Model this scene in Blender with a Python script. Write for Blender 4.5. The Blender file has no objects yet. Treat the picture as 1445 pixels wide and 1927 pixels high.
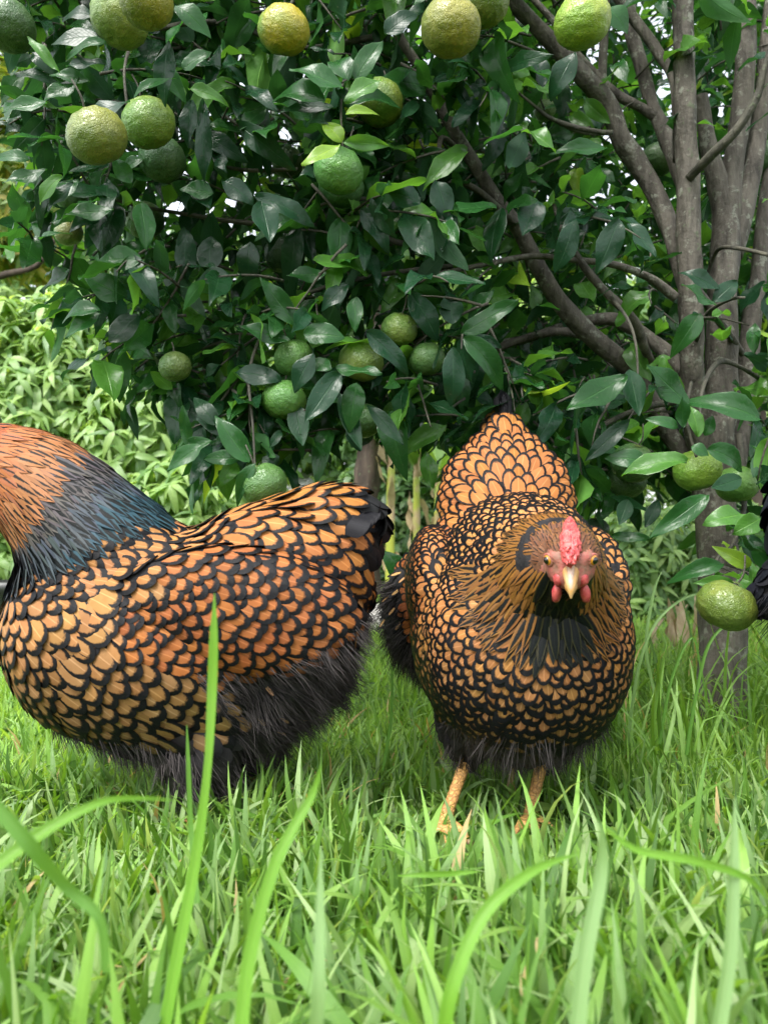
import bpy, bmesh, math, random
import numpy as np
from mathutils import Vector, Matrix, noise
from mathutils.bvhtree import BVHTree

rnd = random.Random(7)
rng = np.random.default_rng(7)
SC = bpy.context.scene
COL = SC.collection
R = math.radians

# ------------------------------------------------------------------ camera, world, sun, exposure
CAM_H = 0.30
FPX = 1428.0                      # focal length in pixels of the 1445 x 1927 photograph
PITCH = math.atan(76.5 / FPX)
cam_data = bpy.data.cameras.new('camera')
cam_data.sensor_fit = 'VERTICAL'
cam_data.sensor_height = 24.0
cam_data.sensor_width = 24.0
cam_data.lens = 24.0 * FPX / 1927.0
cam_data.clip_start = 0.01
cam_data.clip_end = 300.0
cam_data.dof.use_dof = True
cam_data.dof.focus_distance = 0.86
cam_data.dof.aperture_fstop = 6.3
cam = bpy.data.objects.new('camera', cam_data)
cam.location = (0, 0, CAM_H)
cam.rotation_euler = (math.pi / 2 + PITCH, 0, 0)
COL.objects.link(cam)
SC.camera = cam

SUN_EL, SUN_AZ = 58.0, 215.0       # azimuth clockwise from +Y: light comes from behind the camera's left shoulder
world = bpy.data.worlds.new('World')
SC.world = world
world.use_nodes = True
wn = world.node_tree
wn.nodes.clear()
w_out = wn.nodes.new('ShaderNodeOutputWorld')
w_bg = wn.nodes.new('ShaderNodeBackground')
w_sky = wn.nodes.new('ShaderNodeTexSky')
w_hsv = wn.nodes.new('ShaderNodeHueSaturation')
w_sky.sky_type = 'NISHITA'
w_sky.sun_disc = False
w_sky.sun_elevation = R(SUN_EL)
w_sky.sun_rotation = R(SUN_AZ)
w_sky.air_density = 1.0
w_sky.dust_density = 3.0
w_sky.ozone_density = 1.0
w_hsv.inputs['Saturation'].default_value = 0.28
w_hsv.inputs['Value'].default_value = 1.0
wn.links.new(w_sky.outputs[0], w_hsv.inputs['Color'])
wn.links.new(w_hsv.outputs[0], w_bg.inputs['Color'])
w_bg.inputs['Strength'].default_value = 0.15
wn.links.new(w_bg.outputs[0], w_out.inputs['Surface'])

sun_data = bpy.data.lights.new('sun', 'SUN')
sun_data.energy = 1.0
sun_data.angle = R(25)
sun_data.color = (1.0, 0.97, 0.92)
sun = bpy.data.objects.new('sun', sun_data)
a_ = R(SUN_AZ)
sd = Vector((math.sin(a_) * math.cos(R(SUN_EL)), math.cos(a_) * math.cos(R(SUN_EL)), math.sin(R(SUN_EL))))
sun.rotation_euler = sd.to_track_quat('Z', 'Y').to_euler()
COL.objects.link(sun)

SC.view_settings.view_transform = 'Standard'
SC.view_settings.look = 'None'
SC.view_settings.exposure = 1.95
SC.view_settings.gamma = 1.0
SC.view_settings.use_curve_mapping = False
SC.render.engine = 'CYCLES'
SC.cycles.use_denoising = True
SC.cycles.max_bounces = 8
SC.cycles.diffuse_bounces = 4
SC.cycles.glossy_bounces = 3
SC.cycles.transmission_bounces = 5
SC.cycles.caustics_reflective = False
SC.cycles.caustics_refractive = False
SC.cycles.sample_clamp_indirect = 6.0

# ------------------------------------------------------------------ pixel of the photograph + distance -> point in the place
_F = Vector((0, math.cos(PITCH), math.sin(PITCH)))
_U = Vector((0, -math.sin(PITCH), math.cos(PITCH)))

def P(px, py, Y):
    d = _F + _U * (-(py - 963.5) / FPX) + Vector(((px - 722.5) / FPX, 0, 0))
    return Vector((0, 0, CAM_H)) + d * (Y / d.y)

_Fn, _Un = np.array(_F), np.array(_U)

def proj(p):
    q = np.asarray(p, float) - np.array([0, 0, CAM_H])
    z = q @ _Fn
    z = np.where(np.abs(z) < 1e-6, 1e-6, z)
    return np.stack([722.5 + FPX * q[..., 0] / z, 963.5 - FPX * (q @ _Un) / z, z], -1)

# ------------------------------------------------------------------ helpers
def tag(o, label=None, cat=None, group=None, kind=None):
    if label: o['label'] = label
    if cat: o['category'] = cat
    if group: o['group'] = group
    if kind: o['kind'] = kind
    return o

def empty(name, loc, rz=0.0):
    o = bpy.data.objects.new(name, None)
    o.empty_display_size = 0.05
    COL.objects.link(o)
    o.location = loc
    o.rotation_euler = (0, 0, rz)
    return o

def wm(o):
    """world matrix of a root (not yet evaluated)"""
    return Matrix.LocRotScale(o.location, o.rotation_euler, o.scale)

def link(name, me, mat=None, parent=None, mlocal=None):
    o = bpy.data.objects.new(name, me)
    if mat is not None and len(me.materials) == 0:
        me.materials.append(mat)
    COL.objects.link(o)
    if parent is not None: o.parent = parent
    if mlocal is not None: o.matrix_local = mlocal
    return o

class Var:
    """a small mesh: vertices, faces, uv per vertex, tint per vertex"""
    def __init__(s, v, f, uv=None, col=None):
        s.v = np.asarray(v, np.float32)
        s.sizes = np.array([len(x) for x in f], np.int32)
        s.loops = np.array([i for x in f for i in x], np.int32)
        n = len(s.v)
        s.uv = np.zeros((n, 2), np.float32) if uv is None else np.asarray(uv, np.float32)
        if col is None: col = (1, 1, 1, 1)
        col = np.asarray(col, np.float32)
        s.col = np.tile(col, (n, 1)) if col.ndim == 1 else col
        s.me = None
    def tinted(s, c):
        t = Var.__new__(Var)
        t.v, t.sizes, t.loops, t.uv, t.me = s.v, s.sizes, s.loops, s.uv, None
        t.col = np.tile(np.asarray(c, np.float32), (len(s.v), 1))
        return t

def raw_mesh(name, v, loops, sizes, uv=None, col=None, smooth=True, mats=()):
    me = bpy.data.meshes.new(name)
    me.vertices.add(len(v)); me.vertices.foreach_set('co', np.asarray(v, np.float32).ravel())
    me.loops.add(len(loops)); me.loops.foreach_set('vertex_index', loops.astype(np.int32))
    me.polygons.add(len(sizes))
    st = np.zeros(len(sizes), np.int32); st[1:] = np.cumsum(sizes)[:-1]
    me.polygons.foreach_set('loop_start', st)
    me.polygons.foreach_set('loop_total', sizes.astype(np.int32))
    me.polygons.foreach_set('use_smooth', np.full(len(sizes), smooth, bool))
    if uv is not None:
        l = me.uv_layers.new(name='UVMap')
        l.data.foreach_set('uv', np.asarray(uv, np.float32)[loops].ravel())
    if col is not None:
        a = me.color_attributes.new('tint', 'FLOAT_COLOR', 'POINT')
        a.data.foreach_set('color', np.asarray(col, np.float32).ravel())
    for m in mats: me.materials.append(m)
    me.update(calc_edges=True)
    return me

def var_mesh(var, name, mat):
    if var.me is None:
        var.me = raw_mesh(name, var.v, var.loops, var.sizes, var.uv, var.col, True, (mat,))
    return var.me

def join_vars(name, variants, idx, mats4, mat, cols=None):
    V, L, S, UV, C = [], [], [], [], []
    off = 0
    idx = np.asarray(idx)
    for k, va in enumerate(variants):
        sel = np.where(idx == k)[0]
        if len(sel) == 0: continue
        M = mats4[sel]
        n = len(va.v)
        vv = np.einsum('kij,nj->kni', M[:, :3, :3], va.v) + M[:, None, :3, 3]
        V.append(vv.reshape(-1, 3))
        L.append((va.loops[None, :] + (np.arange(len(sel)) * n)[:, None] + off).ravel())
        S.append(np.tile(va.sizes, len(sel)))
        UV.append(np.tile(va.uv, (len(sel), 1)))
        if cols is not None:
            C.append(np.repeat(cols[sel], n, axis=0))
        else:
            C.append(np.tile(va.col, (len(sel), 1)))
        off += n * len(sel)
    return raw_mesh(name, np.concatenate(V), np.concatenate(L), np.concatenate(S), np.concatenate(UV), np.concatenate(C), True, (mat,))

def scatter(parent, part, stuff, variants, idx, mats4, mat, n_obj=300, pm=None, min_px=9.0):
    """the pieces that show largest become part objects, the rest one joined part.
    mats4: (k,4,4) in the parent's space; pm: the parent's world matrix"""
    idx = np.asarray(idx); mats4 = np.asarray(mats4, float)
    PM = np.array(pm) if pm is not None else np.eye(4)
    W = np.einsum('ij,kjl->kil', PM, mats4)
    size = np.array([max(np.ptp(v.v, axis=0)[:2].prod(), 1e-9) for v in variants])[idx]
    cen = W[:, :3, 3] + W[:, :3, 1] * np.array([v.v[:, 1].mean() for v in variants])[idx][:, None]
    pr = proj(cen)
    sc = np.linalg.norm(W[:, :3, 0], axis=1) * np.linalg.norm(W[:, :3, 1], axis=1)
    view = cen - np.array([0, 0, CAM_H]); dist = np.linalg.norm(view, axis=1)
    nz = W[:, :3, 2] / np.maximum(np.linalg.norm(W[:, :3, 2], axis=1), 1e-9)[:, None]
    facing = -(nz * view).sum(1) / np.maximum(dist, 1e-6)
    if part == 'feather': facing = np.clip(facing, 0, 1)
    else: facing = np.abs(facing) * 0.8 + 0.2
    area = size * sc * facing * FPX ** 2 / np.maximum(dist, .05) ** 2
    inside = (pr[:, 2] > 0.05) & (pr[:, 0] > -5) & (pr[:, 0] < 1450) & (pr[:, 1] > -5) & (pr[:, 1] < 1932)
    area = np.where(inside, area, 0)
    order = np.argsort(-area)
    pick = [i for i in order[:n_obj] if area[i] > min_px ** 2 * .5]
    for i in pick:
        link(part, var_mesh(variants[idx[i]], part, mat), None, parent, Matrix(mats4[i].tolist()))
    rest = np.ones(len(idx), bool); rest[pick] = False
    if rest.any():
        me = join_vars(stuff, variants, idx[rest], mats4[rest], mat)
        o = link(stuff, me, None, parent)
        o['kind'] = 'stuff'
    return len(pick)

def frame(pos, y, z, s=(1, 1, 1)):
    """4x4 with local +Y along y, local +Z towards z"""
    y = np.asarray(y, float); y = y / max(np.linalg.norm(y), 1e-9)
    z = np.asarray(z, float); z = z - y * (z @ y)
    if np.linalg.norm(z) < 1e-6:
        z = np.array([0, 0, 1.0]) if abs(y[2]) < .9 else np.array([1.0, 0, 0]); z = z - y * (z @ y)
    z /= np.linalg.norm(z)
    x = np.cross(y, z)
    M = np.eye(4)
    M[:3, 0] = x * s[0]; M[:3, 1] = y * s[1]; M[:3, 2] = z * s[2]; M[:3, 3] = pos
    return M

def unit(v):
    v = np.asarray(v, float); return v / max(np.linalg.norm(v), 1e-9)

def catmull(pts, n=8):
    pts = [np.asarray(p, float) for p in pts]
    if len(pts) < 3: 
        return [pts[0] + (pts[-1] - pts[0]) * t / n for t in range(n + 1)]
    out = []
    for i in range(len(pts) - 1):
        p0 = pts[max(i - 1, 0)]; p1 = pts[i]; p2 = pts[i + 1]; p3 = pts[min(i + 2, len(pts) - 1)]
        for k in range(n):
            t = k / n
            out.append(.5 * ((2 * p1) + (-p0 + p2) * t + (2 * p0 - 5 * p1 + 4 * p2 - p3) * t * t + (-p0 + 3 * p1 - 3 * p2 + p3) * t ** 3))
    out.append(pts[-1])
    return out

def tube_var(pts, radii, seg=10, sub=6, rough=0.0, seed=0, oval=None, col=None):
    """tapered tube along a smooth curve; pts (k,3), radii (k,)"""
    q = [np.append(np.asarray(p, float), r) for p, r in zip(pts, radii)]
    q = np.array(catmull(q, sub))
    C, Rr = q[:, :3], np.maximum(q[:, 3], 1e-4)
    n = len(C)
    T = np.gradient(C, axis=0); T /= np.maximum(np.linalg.norm(T, axis=1), 1e-9)[:, None]
    up = np.array([0, 0, 1.0]) if abs(T[0][2]) < .8 else np.array([1.0, 0, 0])
    V, UV = [], []
    dist = 0
    for i in range(n):
        t = T[i]
        x = up - t * (up @ t); x /= max(np.linalg.norm(x), 1e-9); y = np.cross(t, x); up = x
        if i: dist += np.linalg.norm(C[i] - C[i - 1])
        for k in range(seg):
            a = 2 * math.pi * k / seg
            r = Rr[i]
            if rough:
                r *= 1 + rough * noise.noise(Vector((C[i][0] * 18 + seed, C[i][1] * 18 + math.cos(a) * 1.6, C[i][2] * 18 + math.sin(a) * 1.6)))
            V.append(C[i] + (x * math.cos(a) + y * math.sin(a)) * r)
            UV.append((k / seg, dist))
    F = []
    for i in range(n - 1):
        for k in range(seg):
            k2 = (k + 1) % seg
            F.append((i * seg + k, i * seg + k2, (i + 1) * seg + k2, (i + 1) * seg + k))
    F.append(tuple(range(seg))[::-1]); F.append(tuple((n - 1) * seg + k for k in range(seg)))
    return Var(V, F, UV, col)

def merge(vars_):
    V, L, S, UV, C = [], [], [], [], []; off = 0
    for v in vars_:
        V.append(v.v); L.append(v.loops + off); S.append(v.sizes); UV.append(v.uv); C.append(v.col); off += len(v.v)
    t = Var.__new__(Var)
    t.v, t.loops, t.sizes, t.uv, t.col, t.me = np.concatenate(V), np.concatenate(L), np.concatenate(S), np.concatenate(UV), np.concatenate(C), None
    return t

def mesh_obj(name, var, mat, parent=None, m=None):
    return link(name, raw_mesh(name, var.v, var.loops, var.sizes, var.uv, var.col, True, (mat,)), None, parent, m)

def ball_var(c, r, rot=None, nu=24, nv=16, disp=None):
    V, F, UV = [], [], []
    for j in range(nv + 1):
        th = math.pi * j / nv
        for i in range(nu):
            ph = 2 * math.pi * i / nu
            d = np.array([math.sin(th) * math.cos(ph), math.sin(th) * math.sin(ph), math.cos(th)])
            k = 1 + (disp(d) if disp else 0)
            p = d * np.asarray(r) * k
            if rot is not None: p = np.array(rot @ Vector(p))
            V.append(p + np.asarray(c)); UV.append((i / nu, 1 - j / nv))
    for j in range(nv):
        for i in range(nu):
            i2 = (i + 1) % nu
            F.append((j * nu + i, (j + 1) * nu + i, (j + 1) * nu + i2, j * nu + i2))
    return Var(V, F, UV)

# ------------------------------------------------------------------ materials
class MB:
    def __init__(s, name):
        s.m = bpy.data.materials.new(name); s.m.use_nodes = True
        s.t = s.m.node_tree; s.t.nodes.clear()
        s.out = s.n('ShaderNodeOutputMaterial')
        s.b = s.n('ShaderNodeBsdfPrincipled')
    def n(s, t, **kw):
        x = s.t.nodes.new(t)
        for k, v in kw.items(): setattr(x, k, v)
        return x
    def l(s, a, b): s.t.links.new(a, b)
    def put(s, sock, v):
        if isinstance(v, (int, float)): sock.default_value = v
        elif isinstance(v, tuple): sock.default_value = v if len(v) != 3 or sock.type == 'VECTOR' else v + (1,)
        else: s.l(v, sock)
    def math(s, op, a, b=0.0, c=None, clamp=False):
        x = s.n('ShaderNodeMath', operation=op); x.use_clamp = clamp
        s.put(x.inputs[0], a); s.put(x.inputs[1], b)
        if c is not None: s.put(x.inputs[2], c)
        return x.outputs[0]
    def mix(s, f, a, b, mode='MIX'):
        x = s.n('ShaderNodeMix', data_type='RGBA', blend_type=mode)
        s.put(x.inputs[0], f); s.put(x.inputs[6], a); s.put(x.inputs[7], b)
        return x.outputs[2]
    def noise(s, vec, scale, detail=3.0, rough=.55, out=0):
        x = s.n('ShaderNodeTexNoise'); 
        if vec is not None: s.l(vec, x.inputs['Vector'])
        x.inputs['Scale'].default_value = scale; x.inputs['Detail'].default_value = detail; x.inputs['Roughness'].default_value = rough
        return x.outputs[out]
    def ramp(s, f, stops):
        x = s.n('ShaderNodeValToRGB'); s.l(f, x.inputs[0]); e = x.color_ramp.elements
        while len(e) < len(stops): e.new(.5)
        for i, (p, c) in enumerate(stops):
            e[i].position = p; e[i].color = (c, c, c, 1) if isinstance(c, (int, float)) else tuple(c) + (1,)
        return x.outputs[0]
    def rng(s, v, a, b, c, d):
        x = s.n('ShaderNodeMapRange'); s.put(x.inputs[0], v)
        for i, k in enumerate((a, b, c, d)): x.inputs[i + 1].default_value = k
        return x.outputs[0]
    def bump(s, h, strength=.5, dist=.001):
        x = s.n('ShaderNodeBump'); s.l(h, x.inputs['Height']); x.inputs['Strength'].default_value = strength; x.inputs['Distance'].default_value = dist
        s.l(x.outputs[0], s.b.inputs['Normal'])
        return x.outputs[0]
    def geo(s): return s.n('ShaderNodeNewGeometry')
    def objco(s): return s.n('ShaderNodeTexCoord').outputs['Object']
    def wpos(s): return s.geo().outputs['Position']
    def attr(s, name='tint'):
        x = s.n('ShaderNodeAttribute', attribute_type='GEOMETRY', attribute_name=name); return x
    def uv(s):
        x = s.n('ShaderNodeUVMap'); y = s.n('ShaderNodeSeparateXYZ'); s.l(x.outputs[0], y.inputs[0]); return y.outputs[0], y.outputs[1], x.outputs[0]
    def done(s, base=None, rough=None, spec=None, translucent=None, tfac=.3):
        if base is not None: s.put(s.b.inputs['Base Color'], base)
        if rough is not None: s.put(s.b.inputs['Roughness'], rough)
        if spec is not None: s.put(s.b.inputs['Specular IOR Level'], spec)
        o = s.b.outputs[0]
        if translucent is not None:
            tr = s.n('ShaderNodeBsdfTranslucent'); s.put(tr.inputs[0], translucent)
            mx = s.n('ShaderNodeMixShader'); mx.inputs[0].default_value = tfac
            s.l(o, mx.inputs[1]); s.l(tr.outputs[0], mx.inputs[2]); o = mx.outputs[0]
        s.l(o, s.out.inputs['Surface'])
        return s.m

def leaf_material(name, rough=.3, tfac=.25, under=1.5, vein=.5, spec=.5, nveins=9.0, tboost=2.2, spots=True):
    m = MB(name)
    at = m.attr()
    u, v, uv = m.uv()
    au = m.math('ABSOLUTE', m.math('SUBTRACT', u, .5))
    n1 = m.noise(m.wpos(), 60.0, 3)
    base = m.mix(m.rng(n1, .3, .7, 0, .6), at.outputs['Color'], m.mix(1.0, at.outputs['Color'], (.66, .72, .68), 'MULTIPLY'))
    # midrib and side veins
    mid = m.rng(au, .012, .035, 1, 0)
    ph = m.math('FRACT', m.math('SUBTRACT', m.math('MULTIPLY', v, nveins), m.math('MULTIPLY', au, 5.0)))
    sv = m.rng(m.math('ABSOLUTE', m.math('SUBTRACT', ph, .5)), .0, .16, 1, 0)
    edge = m.rng(au, .46, .5, 0, .5)
    ln = m.math('MAXIMUM', m.math('MAXIMUM', mid, m.math('MULTIPLY', sv, .22)), edge)
    base = m.mix(m.math('MULTIPLY', ln, vein), base, m.mix(1.0, base, (2.6, 2.2, 1.9), 'MULTIPLY'))
    if spots:
        sp = m.rng(m.noise(m.wpos(), 260.0, 2), .68, .74, 0, .55)
        base = m.mix(sp, base, (.12, .13, .08))
    bf = m.geo().outputs['Backfacing']
    base = m.mix(bf, base, m.mix(1.0, base, (under * 1.05, under, under * .95), 'MULTIPLY'))
    m.bump(m.math('ADD', m.math('MULTIPLY', ln, -.6), m.math('MULTIPLY', m.noise(m.wpos(), 140, 2), .8)), .5, .0012)
    rr = m.mix(bf, m.rng(m.noise(m.wpos(), 35, 2), .3, .7, rough - .08, rough + .12), (.6, .6, .6))
    tb = m.mix(1.0, at.outputs['Color'], (tboost * 1.25, tboost * 1.15, tboost * .5), 'MULTIPLY')
    return m.done(base, rr, spec, tb, tfac)

M = {}
M['citrus_leaf'] = leaf_material('citrus_leaf', .23, .32, 1.35, .45, .28, tboost=2.2)
M['shrub_leaf'] = leaf_material('shrub_leaf', .4, .35, 1.3, .45, .45, tboost=1.8, spots=False)
M['far_leaf'] = leaf_material('far_leaf', .45, .4, 1.2, .3, .4, tboost=1.7, spots=False)

def grass_mat():
    m = MB('grass_blade')
    at = m.attr(); u, v, uv = m.uv()
    au = m.math('ABSOLUTE', m.math('SUBTRACT', u, .5))
    st = m.n('ShaderNodeTexWave', wave_type='BANDS', bands_direction='X'); m.l(uv, st.inputs['Vector'])
    st.inputs['Scale'].default_value = 3.2; st.inputs['Distortion'].default_value = .3
    base = m.mix(m.math('MULTIPLY', st.outputs[1], .5), at.outputs['Color'], m.mix(1.0, at.outputs['Color'], (1.5, 1.3, 1.2), 'MULTIPLY'))
    base = m.mix(m.rng(au, .0, .06, .5, 0), base, m.mix(1.0, base, (1.7, 1.45, 1.6), 'MULTIPLY'))
    m.bump(st.outputs[1], .35, .0006)
    tb = m.mix(1.0, at.outputs['Color'], (2.3, 2.0, .8), 'MULTIPLY')
    return m.done(base, .42, .5, tb, .38)
M['grass'] = grass_mat()

def bark_mat(name, c1, c2, lichen=(.33, .36, .30), scale=1.0, lf=.62):
    m = MB(name)
    co = m.objco()
    mp = m.n('ShaderNodeMapping'); m.l(co, mp.inputs[0]); mp.inputs['Scale'].default_value = (60 * scale, 60 * scale, 12 * scale)
    n1 = m.noise(mp.outputs[0], 1.0, 6, .65)
    n2 = m.noise(co, 48 * scale, 6, .72)
    n3 = m.noise(co, 75 * scale, 3, .6)
    base = m.mix(m.rng(n1, .3, .7, 0, 1), c1, c2)
    base = m.mix(m.rng(n2, lf, lf + .06, 0, .75), base, lichen)
    base = m.mix(m.rng(n3, .62, .68, 0, .6), base, (.10, .13, .07))
    h = m.math('ADD', m.math('MULTIPLY', n1, 1.0), m.math('MULTIPLY', n3, .5))
    m.bump(h, 1.0, .006)
    return m.done(base, .75, .3)
M['bark'] = bark_mat('citrus_bark', (.030, .026, .020), (.150, .134, .108), lichen=(.23, .24, .19), lf=.56)
M['bark_dark'] = bark_mat('dark_bark', (.022, .016, .012), (.085, .062, .045), lichen=(.13, .11, .085), scale=.4)
M['twig'] = bark_mat('twig_bark', (.035, .035, .028), (.09, .085, .06), lichen=(.12, .14, .08))

def plain(name, c, rough=.6, spec=.4, c2=None, scale=20, bump=0, bscale=None, trans=None, tfac=.2, sub=0):
    m = MB(name)
    co = m.objco()
    base = c
    if c2 is not None: base = m.mix(m.rng(m.noise(co, scale, 4), .35, .65, 0, 1), c, c2)
    if bump: m.bump(m.noise(co, bscale or scale * 3, 4), .6, bump)
    if sub:
        m.b.inputs['Subsurface Weight'].default_value = sub; m.b.inputs['Subsurface Radius'].default_value = (.004, .0015, .001); m.b.inputs['Subsurface Scale'].default_value = 1.0
    return m.done(base, rough, spec, trans, tfac)

M['comb'] = plain('comb_skin', (.46, .035, .04), .42, .5, (.60, .13, .11), 260, .0012, 500, sub=.25)
M['wattle'] = plain('wattle_skin', (.30, .030, .035), .45, .4, (.42, .08, .07), 200, .0006, 600, sub=.25)
M['beak'] = plain('beak_horn', (.42, .22, .05), .4, .4, (.46, .30, .15), 90, .0004, 200)
M['beak_ridge'] = plain('beak_ridge_horn', (.48, .34, .29), .35, .5, (.42, .27, .16), 120)
M['iris'] = plain('iris', (.36, .12, .010), .12, .6, (.45, .20, .02), 300)
M['pupil'] = plain('pupil', (.005, .005, .005), .05, .8)
M['nail'] = plain('claw', (.30, .22, .13), .4, .5)
M['soil'] = plain('soil', (.06, .045, .03), .9, .2, (.11, .085, .055), 30, .01, 60)
M['slab'] = plain('concrete', (.42, .40, .36), .85, .3, (.55, .53, .48), 8, .004, 60)
M['white_roof'] = plain('white_roof_sheet', (.78, .78, .78), .5, .4, (.66, .67, .68), 3)
M['green_wall'] = plain('green_tarpaulin', (.02, .38, .20), .5, .4, (.03, .46, .27), 4)
M['black_plastic'] = plain('black_plastic', (.02, .022, .022), .4, .4, (.035, .037, .035), 10)
M['dry_leaf'] = plain('dry_banana_leaf', (.42, .31, .18), .8, .2, (.60, .48, .33), 30, .002, 90, (.5, .38, .2), .25)
M['stamen'] = plain('orange_flower', (.85, .35, .02), .6, .3, (.9, .5, .05), 60)

def legmat():
    m = MB('leg_scales')
    co = m.objco()
    mp = m.n('ShaderNodeMapping'); m.l(co, mp.inputs[0]); mp.inputs['Scale'].default_value = (170, 170, 250)
    vo = m.n('ShaderNodeTexVoronoi', feature='DISTANCE_TO_EDGE'); m.l(mp.outputs[0], vo.inputs['Vector']); vo.inputs['Scale'].default_value = 1.0
    e = m.rng(vo.outputs['Distance'], .0, .16, 1, 0)
    base = m.mix(m.rng(m.noise(co, 60, 3), .3, .7, 0, 1), (.72, .42, .12), (.62, .30, .12))
    base = m.mix(m.math('MULTIPLY', e, .7), base, (.34, .17, .06))
    m.bump(m.math('MULTIPLY', e, -1.0), .8, .0012)
    return m.done(base, .45, .45)
M['leg'] = legmat()

def facemat():
    m = MB('face_skin')
    co = m.objco()
    n = m.noise(co, 110, 5, .65)
    base = m.mix(m.rng(n, .36, .6, 0, 1), (.34, .095, .075), (.20, .10, .065))
    m.bump(m.noise(co, 420, 3), .7, .0012)
    m.b.inputs['Subsurface Weight'].default_value = .2; m.b.inputs['Subsurface Radius'].default_value = (.003, .001, .001); m.b.inputs['Subsurface Scale'].default_value = 1
    return m.done(base, .55, .4)
M['face'] = facemat()

def feather_mat(name, mode):
    """laced: coloured centre (tint), black rim whose width is 1 - tint alpha; hackle: dark centre, tint-coloured border"""
    m = MB(name)
    at = m.attr(); u, v, uv = m.uv()
    geo = m.geo()
    d = m.math('SUBTRACT', u, .5)
    au = m.math('MULTIPLY', m.math('ABSOLUTE', d), 2.0)
    # barbs: fine lines running out from the shaft
    bw = m.math('FRACT', m.math('MULTIPLY', m.math('SUBTRACT', v, m.math('MULTIPLY', au, .22)), 46.0))
    barb = m.math('ABSOLUTE', m.math('SUBTRACT', bw, .5))
    jag = m.math('MULTIPLY', m.math('SUBTRACT', m.noise(m.wpos(), 420.0, 2), .5), .34)
    wav = m.math('MULTIPLY', m.math('SUBTRACT', m.noise(m.wpos(), 90.0, 1), .5), .30)
    vv = m.rng(v, .30, 1.0, 0, 1)
    s4 = m.math('POWER', m.math('ADD', m.math('POWER', au, 3.0), m.math('POWER', vv, 3.0)), .3333)
    s4 = m.math('ADD', m.math('ADD', s4, m.math('MULTIPLY', jag, .6)), m.math('MULTIPLY', wav, .4))
    thr = at.outputs['Alpha']
    black = (.004, .0042, .005)
    if mode == 'laced':
        rim = m.rng(m.math('SUBTRACT', s4, thr), -.055, .045, 0, 1)
        rim = m.math('MAXIMUM', rim, m.rng(v, .12, .26, .9, 0))
        cen = m.mix(m.rng(m.noise(m.wpos(), 55, 2), .35, .65, 0, .5), at.outputs['Color'], m.mix(1.0, at.outputs['Color'], (.72, .6, .5), 'MULTIPLY'))
        cen = m.mix(m.math('MULTIPLY', barb, .5), cen, m.mix(1.0, cen, (.74, .70, .66), 'MULTIPLY'))
        cen = m.mix(m.rng(au, .02, .09, .85, 0), cen, m.mix(1.0, cen, (1.45, 1.6, 1.9), 'MULTIPLY'))
        base = m.mix(rim, cen, black)
        rough = m.mix(rim, (.6, .6, .6), (.48, .48, .48))
    elif mode == 'hackle':
        k = m.math('ADD', au, m.math('MULTIPLY', jag, .8))
        edge = m.rng(m.math('SUBTRACT', k, thr), -.12, .12, 0, 1)
        base = m.mix(edge, (.0045, .006, .006), at.outputs['Color'])
        base = m.mix(m.math('MULTIPLY', barb, .5), base, m.mix(1.0, base, (.6, .6, .6), 'MULTIPLY'))
        base = m.mix(m.rng(au, .02, .10, .6, 0), base, m.mix(1.0, base, (2.2, 2.0, 1.7), 'MULTIPLY'))
        rough = .38
    else:
        base = m.mix(m.math('MULTIPLY', barb, .8), at.outputs['Color'], m.mix(1.0, at.outputs['Color'], (.45, .45, .45), 'MULTIPLY'))
        base = m.mix(m.rng(au, .02, .06, .8, 0), base, m.mix(1.0, base, (1.8, 1.8, 1.8), 'MULTIPLY'))
        rough = .55
    m.bump(m.math('SUBTRACT', barb, m.rng(au, .0, .05, .8, 0)), .35, .0005)
    return m.done(base, rough, .14)
M['laced'] = feather_mat('laced_feather', 'laced')
M['hackle'] = feather_mat('hackle_feather', 'hackle')
M['black_feather'] = feather_mat('black_feather', 'black')

def fluff_mat():
    m = MB('down')
    at = m.attr()
    return m.done(at.outputs['Color'], .75, .2)
M['fluff'] = fluff_mat()
M['head_down'] = plain('head_down', (.13, .055, .026), .8, .2, (.07, .035, .02), 300, .001, 500)
M['underdown'] = plain('underdown', (.012, .012, .013), .9, .1, (.03, .028, .028), 90, .003, 200)

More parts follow.
